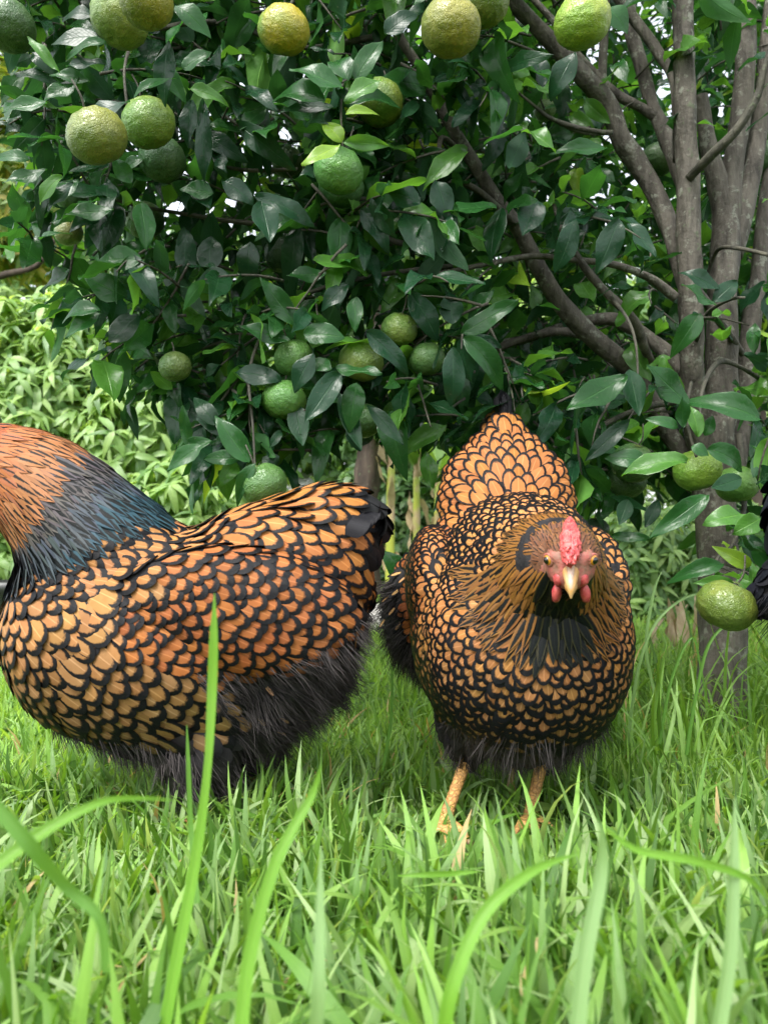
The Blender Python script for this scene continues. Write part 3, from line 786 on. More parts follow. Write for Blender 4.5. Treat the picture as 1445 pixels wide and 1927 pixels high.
hero_c = [(0.5 * (h[0] + h[2]), .5 * (h[1] + h[3]), math.hypot(h[0] - h[2], h[1] - h[3]) * .4, h[5]) for h in hero]
tw_list = []
FA = np.array(FRUITS + [(957, 815, 62, 1.12), (955, 870, 62, 1.12), (930, 920, 70, 1.06)]); LA = np.array(LIMBS2D); HA = np.array(hero_c)
def clear_ok(p3s, soft=1.0):
    """keeps fruit, limbs and the chosen front leaves from being buried"""
    q = proj(np.array(p3s))
    x, y, z = q[:, 0:1], q[:, 1:2], q[:, 2:3]
    if ((z < FA[:, 3] + .02) & ((x - FA[:, 0]) ** 2 + (y - FA[:, 1]) ** 2 < (FA[:, 2] * .95) ** 2)).any(): return False
    hit = (z < LA[:, 3] + .02) & (np.abs(x - LA[:, 0]) < LA[:, 2] + 14) & (np.abs(y - LA[:, 1]) < LA[:, 2] + 16)
    pr_ = 1 - np.prod(1 - .16 * LA[:, 4] * hit)
    if rnd.random() < pr_: return False
    k = ((z < HA[:, 3]) & ((x - HA[:, 0]) ** 2 + (y - HA[:, 1]) ** 2 < HA[:, 2] ** 2)).sum()
    return not (k and rnd.random() < 1 - .25 ** k)
made = 0
ctr = np.array(P(1150, 500, 1.35))
twv = []
def canopy_twig(px, py, Y, nl, size, light=0.0, up=0.0):
    global made
    p = np.array(P(px, py, Y))
    out = unit(p - ctr); 
    d = unit(out * .55 + np.array([rnd.uniform(-1, 1), rnd.uniform(-1, .6), rnd.uniform(-.75, .55) + up]))
    L = nl * .016 + .02
    p0 = p - d * L * .5
    pts = [p0]; q = p0.copy(); dd = d.copy()
    for k in range(nl):
        q = q + dd * L / nl; dd = unit(dd + np.array([rnd.uniform(-.15, .15), rnd.uniform(-.15, .15), -.10])); pts.append(q.copy())
    ok = False
    for k in range(nl):
        a = pts[k + 1]; t = unit(pts[k + 1] - pts[k])
        side = unit(np.cross(t, [0, 0, 1]) + np.array([.001, 0, 0])); ang = k * 2.4 + rnd.uniform(-.5, .5)
        sd_ = side * math.cos(ang) + np.cross(side, t) * math.sin(ang) * .7
        y = unit(t * rnd.uniform(.3, .9) + sd_ * .95 + np.array([0, 0, rnd.uniform(-.5, .1)]))
        z = unit(np.array([0, 0, 1]) * rnd.uniform(.3, .9) + np.array([0, -1, 0]) * rnd.uniform(-.2, .55) + np.array([rnd.uniform(-.6, .6), rnd.uniform(-.4, .4), rnd.uniform(-.3, .3)]))
        s = size * rnd.uniform(.65, 1.2)
        if k == nl - 1: s *= .7
        cand = [a + y * s * f for f in (.15, .5, .85)]
        if not clear_ok(cand): continue
        ok = True
        r = rnd.random()
        if r < light: vi = 5 + 6 * rnd.randrange(4)
        elif r > .985: vi = 24 + rnd.randrange(2)
        else: vi = rnd.choice([0, 1, 2, 3, 4]) + 6 * rnd.randrange(4)
        lv_idx.append(vi); lv_m.append(frame(a, y, z, (s, s, s))); made += 1
    if ok and clear_ok(pts[::2]):
        twv.append(tube_var([TMi_n[:3, :3] @ x + TMi_n[:3, 3] for x in pts], list(np.linspace(.0022, .0010, len(pts))), 5, 1))
N1 = 0
while N1 < 1500:
    px = rnd.uniform(-60, 1620); py = rnd.uniform(-330, 1100)
    b = bot(px)
    if py > b - rnd.uniform(0, 60): continue
    if px < 30 and py > 40: continue
    if px < 95 and py > 110 and (px < 65 or rnd.random() < .6): continue
    if px < 1000:
        Y = .95 + .75 * rnd.random() ** 1.2
        if py > 640: Y = rnd.uniform(.98, 1.35)
    else:
        Y = rnd.uniform(1.02, 1.3) if rnd.random() < .22 else rnd.uniform(1.42, 2.3)
        if py > 700: Y = rnd.uniform(1.0, 1.7)
        if px > 1180 and py > 850 and (px < 1260 or Y < 1.35): continue
        if px > 1150 and py < 330 and rnd.random() < .35: continue
    canopy_twig(px, py, Y, rnd.randint(4, 7), .073, .25 if px > 950 else .15)
    N1 += 1
# deeper leaves that close the crown towards the back, above the picture and to its sides
for k in range(420):
    px = rnd.uniform(60, 1100); py = rnd.uniform(-250, 760)
    if py > bot(px) - 120: continue
    canopy_twig(px, py, rnd.uniform(1.5, 2.2), rnd.randint(4, 6), .082, .25)
for k in range(52):
    canopy_twig(rnd.uniform(1190, 1460), rnd.uniform(430, 900), rnd.uniform(1.02, 1.15), rnd.randint(4, 6), .066, .3)
for k in range(16):
    canopy_twig(rnd.uniform(1330, 1440), rnd.uniform(950, 1090), rnd.uniform(1.0, 1.2), rnd.randint(3, 5), .062, .5)
for k in range(620):
    px = rnd.uniform(930, 1700); py = rnd.uniform(-300, 720)
    canopy_twig(px, py, rnd.uniform(1.7, 3.0), rnd.randint(5, 7), .088, .3)
for k in range(160):
    canopy_twig(rnd.uniform(850, 1290), rnd.uniform(620, 900), rnd.uniform(1.3, 1.9), rnd.randint(4, 6), .078, .25)
M4 = np.einsum('ij,kjl->kil', TMi_n, np.array(lv_m))
scatter(tree, 'leaf', 'foliage', CL, lv_idx, M4, M['citrus_leaf'], 300, TM)
o = mesh_obj('twigs', merge(twv), M['twig'], tree); o['kind'] = 'stuff'
print('citrus leaves', len(lv_idx))
# ------------------------------------------------------------------ shrubs and trees behind
def lance_vars(n, cols, w=(.22, .32), nseg=5, droop=(.2, .7)):
    out = []
    for s in range(n):
        c = cols[s % len(cols)]; j = rnd.uniform(.8, 1.25)
        out.append(leaf_var(1.0, rnd.uniform(*w), rnd.uniform(.15, .5), rnd.uniform(*droop), rnd.uniform(0, .08), rnd.uniform(.6, .8), nseg, s + 50, tuple(x * j for x in c) + (1,), thin=True))
    return out

def rosette_shrub(root, blobs, n_ros, L, cols, mat, nleaf=(5, 9), w=(.22, .32), n_obj=300, trunk=None, nseg=5, inner=.35, min_px=9, droopv=(.2, .7), gap=0.0):
    """leaf rosettes over the outside (and some inside) of several ellipsoids. blobs: (centre, radii)"""
    RM = wm(root); RI = np.array(RM.inverted())
    VS = lance_vars(10, cols, w, nseg, droopv)
    vol = np.array([b[1][0] * b[1][1] + b[1][1] * b[1][2] + b[1][0] * b[1][2] for b in blobs]); vol = vol / vol.sum()
    idx, ms = [], []
    for k in range(n_ros):
        b = blobs[rng.choice(len(blobs), p=vol)]
        d = rng.normal(size=3); d /= np.linalg.norm(d)
        if d[1] > .3 and rng.random() < .6: d[1] = -d[1]
        rr = 1 - inner * rng.random() ** 1.6 + .1 * noise.noise(Vector(d * 3.3) + Vector(b[0]))* 2
        p = np.array(b[0]) + d * np.array(b[1]) * rr
        if p[2] < .05: continue
        if gap and noise.noise(Vector(p) * 1.7) > .5 - gap: continue
        ax = unit(d * .8 + np.array([0, 0, .5]) + rng.normal(size=3) * .25)
        e1 = unit(np.cross(ax, [.3, .2, 1])); e2 = np.cross(ax, e1)
        nl = rnd.randint(*nleaf); a0 = rnd.uniform(0, 6)
        for i in range(nl):
            a = a0 + i * 6.283 / nl + rnd.uniform(-.3, .3)
            y = unit((e1 * math.cos(a) + e2 * math.sin(a)) + ax * rnd.uniform(-.1, .6) + np.array([0, 0, rnd.uniform(-.45, 0)]))
            s = L * rnd.uniform(.6, 1.2)
            idx.append(rnd.randrange(10)); ms.append(frame(p - ax * rnd.uniform(0, .03), y, ax + np.array([0, -.3, .5]), (s, s, s)))
    M4 = np.einsum('ij,kjl->kil', RI, np.array(ms))
    if trunk:
        for i, (pts, rad) in enumerate(trunk):
            pl = [RI[:3, :3] @ np.array(p) + RI[:3, 3] for p in pts]
            mesh_obj('trunk' if i == 0 else 'limb', tube_var(pl, rad, 9, 5, .2, i), M['bark_dark'], root)
    if n_obj: scatter(root, 'leaf', 'foliage', VS, idx, M4, mat, n_obj, RM, min_px)
    else:
        o = link('foliage', join_vars('foliage', VS, idx, M4, mat), None, root); o['kind'] = 'stuff'
    return len(idx)

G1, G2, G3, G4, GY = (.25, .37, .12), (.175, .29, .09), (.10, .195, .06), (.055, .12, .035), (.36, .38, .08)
# light green drooping-leaf shrub at left
c = P(180, 760, 3.5)
s1 = empty('lychee_bush', (c.x, 3.5, 0)); tag(s1, 'light green bush with drooping leaf clusters behind the left hen', 'bush')
bl = []
for px, py, Y, rx, rz in [(170, 730, 3.4, .42, .40), (60, 800, 3.3, .42, .55), (300, 850, 3.3, .36, .40), (120, 930, 3.2, .5, .40), (360, 960, 3.2, .30, .28), (-120, 760, 3.4, .5, .6), (230, 1060, 3.2, .5, .3), (20, 1060, 3.2, .4, .3), (150, 640, 3.6, .28, .25)]:
    q = P(px, py, Y); bl.append((np.array(q), (rx, .42, rz)))
tk = [([(c.x, 3.5, 0), (c.x + .03, 3.5, .4), (c.x - .05, 3.45, .9)], [.05, .045, .02]), ([(c.x + .02, 3.5, .3), tuple(P(230, 740, 3.35)), tuple(P(330, 700, 3.2))], [.03, .015, .006])]
rosette_shrub(s1, bl, 3100, .098, [G1, G1, G2, G2, G3], M['shrub_leaf'], (6, 9), (.22, .32), 300, tk, droopv=(.4, 1.1))

# yellowing tree far left
c = P(20, 300, 5.5)
s2 = empty('yellowing_tree', (c.x - .3, 5.5, 0)); tag(s2, 'tree with yellowish hanging leaves and dark limbs at the far left', 'tree')
bl = [(np.array(P(20, 280, 5.4)), (.65, .6, .8)), (np.array(P(-150, 100, 5.5)), (.9, .7, 1.0)), (np.array(P(60, 440, 5.6)), (.5, .5, .35)), (np.array(P(120, 60, 5.8)), (.6, .6, .6))]
tk = [([(c.x - .3, 5.5, 0), (c.x - .2, 5.5, 1.2), tuple(P(-60, 300, 5.5)), tuple(P(-30, 60, 5.5))], [.16, .13, .1, .06]), ([tuple(P(-80, 560, 5.4)), tuple(P(0, 520, 5.2)), tuple(P(70, 500, 5.1)), tuple(P(110, 440, 5.1))], [.03, .025, .018, .012]), ([tuple(P(-60, 480, 5.4)), tuple(P(40, 400, 5.2)), tuple(P(60, 300, 5.2))], [.03, .02, .01])]
rosette_shrub(s2, bl, 1900, .15, [GY, (.20, .27, .06), G2, G1, (.34, .30, .07)], M['shrub_leaf'], (5, 8), (.2, .28), 200, tk, inner=.8)

# small-leaved green shrub right of the right hen
c = P(1210, 1080, 3.6)
s3 = empty('low_bush', (c.x, 3.6, 0)); tag(s3, 'low green bush behind the right hen and left of the citrus trunk', 'bush')
bl = [(np.array(P(1190, 1050, 3.5)), (.30, .3, .26)), (np.array(P(1260, 1100, 3.5)), (.30, .3, .25)), (np.array(P(1350, 1040, 3.7)), (.4, .3, .3)), (np.array(P(1180, 1150, 3.4)), (.22, .25, .14))]
rosette_shrub(s3, bl, 900, .085, [G2, G3, G1, G3], M['shrub_leaf'], (5, 8), (.25, .36), 200, [([(c.x, 3.6, 0), (c.x, 3.6, .3)], [.03, .02])])

# dark shrubs between the hens
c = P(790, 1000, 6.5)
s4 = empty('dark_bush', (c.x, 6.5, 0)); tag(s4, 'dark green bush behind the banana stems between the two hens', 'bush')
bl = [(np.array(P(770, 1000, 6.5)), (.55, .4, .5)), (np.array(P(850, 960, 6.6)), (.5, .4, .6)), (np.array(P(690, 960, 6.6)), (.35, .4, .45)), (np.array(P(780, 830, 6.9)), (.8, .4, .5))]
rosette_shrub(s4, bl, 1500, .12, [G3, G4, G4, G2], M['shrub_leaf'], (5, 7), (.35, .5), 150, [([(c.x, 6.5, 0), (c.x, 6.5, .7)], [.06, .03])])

# far trees that close the view
def far_tree(x, y, h, r, name, lab, n, L, cols, gap=0.0, zlo=.3, grp='trees along the back of the orchard'):
    o = empty(name, (x, y, 0)); tag(o, lab, 'tree', grp)
    bl = []
    for i in range(7):
        bl.append((np.array([x + rnd.uniform(-.5, .5) * r, y + rnd.uniform(-.3, .3) * r, h * rnd.uniform(zlo, .85)]), (r * rnd.uniform(.5, .75), r * .5, h * rnd.uniform(.14, .24))))
    tk = [([(x, y, 0), (x + .05, y, h * .3), (x - .1, y, h * .75)], [.14, .11, .04])]
    for i in range(4):
        a = rnd.uniform(0, 6.28)
        tk.append(([(x, y, h * rnd.uniform(.25, .45)), (x + math.cos(a) * r * .3, y + math.sin(a) * r * .3, h * .55), (x + math.cos(a) * r * .6, y + math.sin(a) * r * .6, h * .75)], [.06, .04, .015]))
    rosette_shrub(o, bl, n, L, cols, M['far_leaf'], (4, 6), (.3, .42), 40, tk, nseg=3, inner=.7, gap=gap, min_px=10)
far_tree(-5.2, 10.5, 6.5, 2.6, 'broadleaf_tree', 'broad tree standing far behind the light green bush at left', 1500, .22, [G2, G3, G1])
far_tree(-2.6, 10.0, 4.6, 2.0, 'broadleaf_tree', 'green tree behind the left hen, right of the light green bush', 1600, .20, [G3, G2, G4])
far_tree(-.4, 9.6, 4.8, 1.9, 'broadleaf_tree', 'tree behind the dark bush between the hens', 1600, .20, [G3, G4, G2])
far_tree(1.9, 10.5, 4.8, 2.0, 'broadleaf_tree', 'mid green tree seen through the citrus limbs above the right hen', 1500, .20, [G2, G3, G1], .06)
far_tree(4.2, 9.5, 4.2, 1.9, 'broadleaf_tree', 'open tree right of the citrus trunk with bright gaps', 1200, .20, [G1, G2, G3], .12)
far_tree(6.9, 11.5, 4.4, 2.2, 'broadleaf_tree', 'tree beyond the right edge of the lawn', 1000, .22, [G2, G3], .1)
far_tree(1.25, 6.3, 2.9, .95, 'weeping_tree', 'tree with bright narrow hanging leaves glimpsed between the citrus limbs', 1100, .13, [G1, (.2, .31, .07), G2], .05, .35)

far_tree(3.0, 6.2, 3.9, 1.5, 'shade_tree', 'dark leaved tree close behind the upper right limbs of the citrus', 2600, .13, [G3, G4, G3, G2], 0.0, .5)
far_tree(-6.2, 6.6, 5.0, 2.2, 'broadleaf_tree', 'tree beyond the left edge of the lawn', 1100, .20, [G2, G3, G1])
far_tree(6.6, 7.2, 4.8, 2.2, 'broadleaf_tree', 'nearer tree beyond the right edge of the lawn', 1100, .20, [G3, G2, G1])
# hedge that ends the lawn
hd = empty('hedge', (0, 13, 0)); tag(hd, 'tall dense hedge closing the far end of the lawn', 'hedge')
bl = [(np.array([x, 13 + .4 * math.sin(x), .9]), (1.3, .6, 1.2 + .3 * math.sin(x * 1.7))) for x in np.arange(-14, 14.1, 1.5)]
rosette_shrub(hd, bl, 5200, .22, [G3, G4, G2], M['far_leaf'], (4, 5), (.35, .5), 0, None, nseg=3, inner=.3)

# ---- banana plants
def banana(px, Y, top, wpx, lab, leafy, lean=0):
    b = P(px, 1200, Y); o = empty('banana_plant', (b.x, Y, 0)); tag(o, lab, 'banana plant', 'young banana plants between the hens')
    zt = P(px, top, Y).z
    w = wpx * Y / FPX * .5
    st = tube_var([(0, 0, -.02), (lean * .3, 0, zt * .35), (lean * .6, 0, zt * .7), (lean, 0, zt)], [w * 1.25, w * 1.05, w * .95, w * .7], 14, 6, .12, px)
    mesh_obj('stem', st, M['banana_stem'], o)
    # sheaths: papery pieces peeling off the stem
    for k in range(7):
        z = zt * (k + .7) / 7.5; a = rnd.uniform(0, 6.28); d = np.array([math.cos(a), math.sin(a), 0])
        v = leaf_var(rnd.uniform(.12, .22), rnd.uniform(.03, .06), .6, rnd.uniform(-.2, .5), .2, .6, 5, k, (1, 1, 1, 1), True)
        mm = frame(d * w * .95 + np.array([lean * z / zt, 0, z]), np.array([d[0] * .45, d[1] * .45, rnd.choice([1, 1, -.9])]), d)
        mesh_obj('sheath', v, M['dry_leaf'], o, Matrix(mm.tolist()))
    for k in range(leafy):
        a = k * 2.4 + px; d = np.array([math.cos(a), math.sin(a) * .7, 0])
        L = rnd.uniform(.5, .8)
        v = leaf_var(1.0, .24, .35, rnd.uniform(.2, .5), .08, .8, 7, k + 9, (.11, .21, .045, 1))
        mm = frame(np.array([lean, 0, zt * .96]), d * .8 + np.array([0, 0, rnd.uniform(.7, 1.5)]), np.array([0, 0, 1]) - d * .3, (L, L, L))
        mesh_obj('leaf', v, M['shrub_leaf'], o, Matrix(mm.tolist()))
banana(733, 3.9, 842, 17, 'tallest banana plant with a yellow green stem just right of the left hen', 6, .01)
banana(784, 4.4, 870, 14, 'banana plant with a brown papery stem, second from the left hen', 6, .0)
banana(820, 4.9, 880, 12, 'thin banana plant partly behind the tail of the right hen', 5, .02)
# brown trunk behind the left hen's tail
c = P(688, 900, 5.0)
o = empty('bare_trunk_tree', (c.x, 5.0, 0)); tag(o, 'rough brown tree trunk rising behind the tail of the left hen', 'tree')
mesh_obj('trunk', tube_var([(0, 0, -.05), (0, 0, .5), (.02, 0, 1.0), (.07, 0, 1.5), (.1, 0, 2.4)], [.11, .09, .076, .08, .06], 16, 6, .3, 3), M['bark_dark'], o)
blb = [(np.array([c.x + .1, 5.0, 2.6]), (.9, .6, .6)), (np.array([c.x - .3, 5.1, 2.3]), (.6, .5, .4))]
rosette_shrub(o, blb, 350, .14, [G3, G4, G2], M['shrub_leaf'], (5, 7), (.3, .4), 30, None, nseg=3, min_px=12)

# slab, shed, bin, dry leaves
c = P(695, 1190, 2.9)
sl = Var([(-.13, -.10, 0), (.13, -.12, 0), (.14, .12, 0), (-.12, .11, 0), (-.125, -.095, .055), (.125, -.115, .05), (.135, .115, .10), (-.115, .105, .105)],
         [(3, 2, 1, 0), (4, 5, 6, 7), (0, 1, 5, 4), (1, 2, 6, 5), (2, 3, 7, 6), (3, 0, 4, 7)])
o = mesh_obj('concrete_slab', sl, M['slab']); o.location = (c.x - .0, 2.9, 0); o.data.polygons.foreach_set('use_smooth', [False] * 6)
bv = o.modifiers.new('edge', 'BEVEL'); bv.width = .006
tag(o, 'pale concrete slab lying on the lawn by the banana stem', 'slab')
c = P(450, 900, 9.0)
o = empty('shed', (c.x - .3, 9.0, 0)); tag(o, 'low shed with green sheet wall and white roof far behind the left hen', 'shed')
def boxv(x0, x1, y0, y1, z0, z1):
    return Var([(x0, y0, z0), (x1, y0, z0), (x1, y1, z0), (x0, y1, z0), (x0, y0, z1), (x1, y0, z1), (x1, y1, z1), (x0, y1, z1)], [(3, 2, 1, 0), (4, 5, 6, 7), (0, 1, 5, 4), (1, 2, 6, 5), (2, 3, 7, 6), (3, 0, 4, 7)])
def flat(o):
    o.data.polygons.foreach_set('use_smooth', [False] * len(o.data.polygons)); return o
flat(mesh_obj('wall', boxv(-1.2, 1.3, 0, 1.6, 0, 1.0), M['green_wall'], o))
v = Var([(-1.35, -.3, 1.0), (1.45, -.3, 1.0), (1.45, .8, 1.35), (-1.35, .8, 1.35), (1.45, 1.9, 1.0), (-1.35, 1.9, 1.0), (-1.35, -.3, 1.04), (1.45, -.3, 1.04), (1.45, .8, 1.39), (-1.35, .8, 1.39), (1.45, 1.9, 1.04), (-1.35, 1.9, 1.04)],
        [(0, 3, 2, 1), (3, 5, 4, 2), (6, 7, 8, 9), (9, 8, 10, 11), (0, 1, 7, 6), (5, 11, 10, 4), (1, 2, 8, 7), (2, 4, 10, 8), (0, 6, 9, 3), (3, 9, 11, 5)])
flat(mesh_obj('roof', v, M['white_roof'], o))
for x in (-1.2, 0, 1.3): mesh_obj('post', tube_var([(x, -.08, 0), (x, -.08, 1.0)], [.03, .03], 8, 2), M['slab'], o)
c = P(12, 1290, 2.6)
o = empty('plant_tub', (c.x - .02, 2.7, 0)); tag(o, 'black plastic tub standing on the lawn at the left edge of the photo', 'tub')
ring = [(.13, 0), (.15, .16), (.165, .17), (.165, .20), (.15, .20), (.14, .05)]
tv, tf = [], []
for r_, z_ in ring:
    for k in range(24): tv.append((r_ * math.cos(k * math.pi / 12), r_ * math.sin(k * math.pi / 12), z_))
for j in range(len(ring) - 1):
    for k in range(24): tf.append((j * 24 + k, j * 24 + (k + 1) % 24, (j + 1) * 24 + (k + 1) % 24, (j + 1) * 24 + k))
tf.append(tuple((len(ring) - 1) * 24 + k for k in range(24)))
mesh_obj('body', Var(tv, tf), M['black_plastic'], o)
c = P(1275, 1240, 2.3)
o = empty('dry_leaf_clump', (c.x, 2.3, 0)); tag(o, 'clump of dry tan banana leaves standing behind the right hen', 'dead leaves')
for k in range(13):
    a = rnd.uniform(0, 6.28); d = np.array([math.cos(a), math.sin(a), 0])
    v = leaf_var(rnd.uniform(.10, .20), rnd.uniform(.02, .04), .8, rnd.uniform(-.1, .6), .25, .7, 7, k + 70, (1, 1, 1, 1))
    mesh_obj('leaf', v, M['dry_leaf'], o, Matrix(frame(d * rnd.uniform(0, .07), d * rnd.uniform(.1, .5) + np.array([0, 0, 1]), d + np.array([0, -.6, .2])).tolist()))
# ------------------------------------------------------------------ feathers
def feather_shape(k_across=.2, k_along=.22, base_w=.45, widest=.62, pointy=0.0, seed=0, nu=5, vs=(0, .2, .4, .56, .7, .82, .92, .98, 1.0)):
    r = random.Random(seed)
    V, F, UV = [], [], []
    sk = r.uniform(-.05, .05)
    for v in vs:
        if v < widest: w = base_w + (1 - base_w) * math.sin(v / widest * math.pi / 2)
        else:
            q = (v - widest) / (1 - widest)
            w = (1 - q ** (2 - pointy * .8)) ** (.5 + pointy * .5)
        w = max(w, .03) * .5
        for j in range(nu):
            u = -1 + 2 * j / (nu - 1)
            V.append((u * w + sk * v * v, v, -k_across * (u * w * 2) ** 2 * .5 + k_along * v * (1 - v)))
            UV.append((.5 + .5 * u, v))
    for i in range(len(vs) - 1):
        for j in range(nu - 1):
            F.append((i * nu + j, i * nu + j + 1, (i + 1) * nu + j + 1, (i + 1) * nu + j))
    return Var(V, F, UV)

KINDS_F = {  # kind: (material, shape args, spacing, L, W, lift degrees)
    'flank': ('laced', dict(k_across=.14, k_along=.32, widest=.66), .0128, .036, .0190, 7),
    'back': ('laced', dict(k_across=.2, k_along=.25, widest=.62, pointy=.2), .0108, .030, .0150, 7),
    'saddle': ('laced', dict(k_across=.18, k_along=.42, widest=.60, pointy=.15), .0140, .044, .0200, 9),
    'wing': ('laced', dict(k_across=.14, k_along=.18, widest=.66), .0108, .029, .0155, 7),
    'belly': ('black', dict(k_across=.2, k_along=.3, widest=.6), .0150, .030, .0180, 14),
    'hackle': ('hackle', dict(k_across=.05, k_along=.6, base_w=.65, widest=.55, pointy=.6), .0068, .044, .0100, 7),
    'head': ('hackle', dict(k_across=.1, k_along=.5, base_w=.6, widest=.6, pointy=.4), .0036, .0095, .0046, 3.5),
    'tail': ('black', dict(k_across=.2, k_along=.3, widest=.7), .018, .050, .024, 12),
}
MATF = {'laced': 'laced', 'hackle': 'hackle', 'black': 'black_feather'}

def jit(c, s=.12, a=None):
    k = rnd.uniform(1 - s, 1 + s)
    return (c[0] * k, c[1] * k * rnd.uniform(.93, 1.07), c[2] * k * rnd.uniform(.85, 1.15), c[3] if a is None else a)

def rotm(axis, deg): return Matrix.Rotation(R(deg), 3, axis)

def strands(n, pts, nrm, dirs, lens, wid, cols, segs=3, curl=.35, clump=None):
    """thin tapering down strands as one mesh"""
    V = np.zeros((n, segs * 2 + 1, 3)); 
    side = np.cross(dirs, np.array([0, 0, 1.0]) + rng.normal(size=(n, 3)) * .6); side /= np.maximum(np.linalg.norm(side, axis=1), 1e-6)[:, None]
    bend = rng.normal(size=(n, 3)) * curl + np.array([0, 0, -.35])
    for k in range(segs):
        t = k / segs
        c = pts + dirs * (lens * t)[:, None] + bend * (lens * t * t * .5)[:, None]
        w = wid * (1 - t * .7)
        V[:, 2 * k] = c - side * w[:, None] * .5; V[:, 2 * k + 1] = c + side * w[:, None] * .5
    V[:, -1] = pts + dirs * lens[:, None] + bend * (lens * .5)[:, None]
    f = []
    for k in range(segs - 1): f.append([2 * k, 2 * k + 1, 2 * k + 3, 2 * k + 2])
    base = np.arange(n) * (segs * 2 + 1)
    L = []; S = []
    q = np.array([i for x in f for i in x] + [2 * segs - 2, 2 * segs - 1, 2 * segs])
    L = (base[:, None] + q[None, :]).ravel()
    S = np.tile(np.array([4] * len(f) + [3]), n)
    C = np.repeat(cols, segs * 2 + 1, axis=0)
    return V.reshape(-1, 3), L, S, C

def tri_sample(me, n):
    me.calc_loop_triangles()
    T = np.zeros(len(me.loop_triangles) * 3, np.int32); me.loop_triangles.foreach_get('vertices', T); T = T.reshape(-1, 3)
    Vv = np.zeros(len(me.vertices) * 3, np.float32); me.vertices.foreach_get('co', Vv); Vv = Vv.reshape(-1, 3)
    a, b, c = Vv[T[:, 0]], Vv[T[:, 1]], Vv[T[:, 2]]
    ar = np.linalg.norm(np.cross(b - a, c - a), axis=1) * .5
    i = rng.choice(len(T), size=n, p=ar / ar.sum())
    u, v = rng.random(n), rng.random(n); m = u + v > 1; u[m] = 1 - u[m]; v[m] = 1 - v[m]
    return a[i] + (b[i] - a[i]) * u[:, None] + (c[i] - a[i]) * v[:, None], ar.sum()

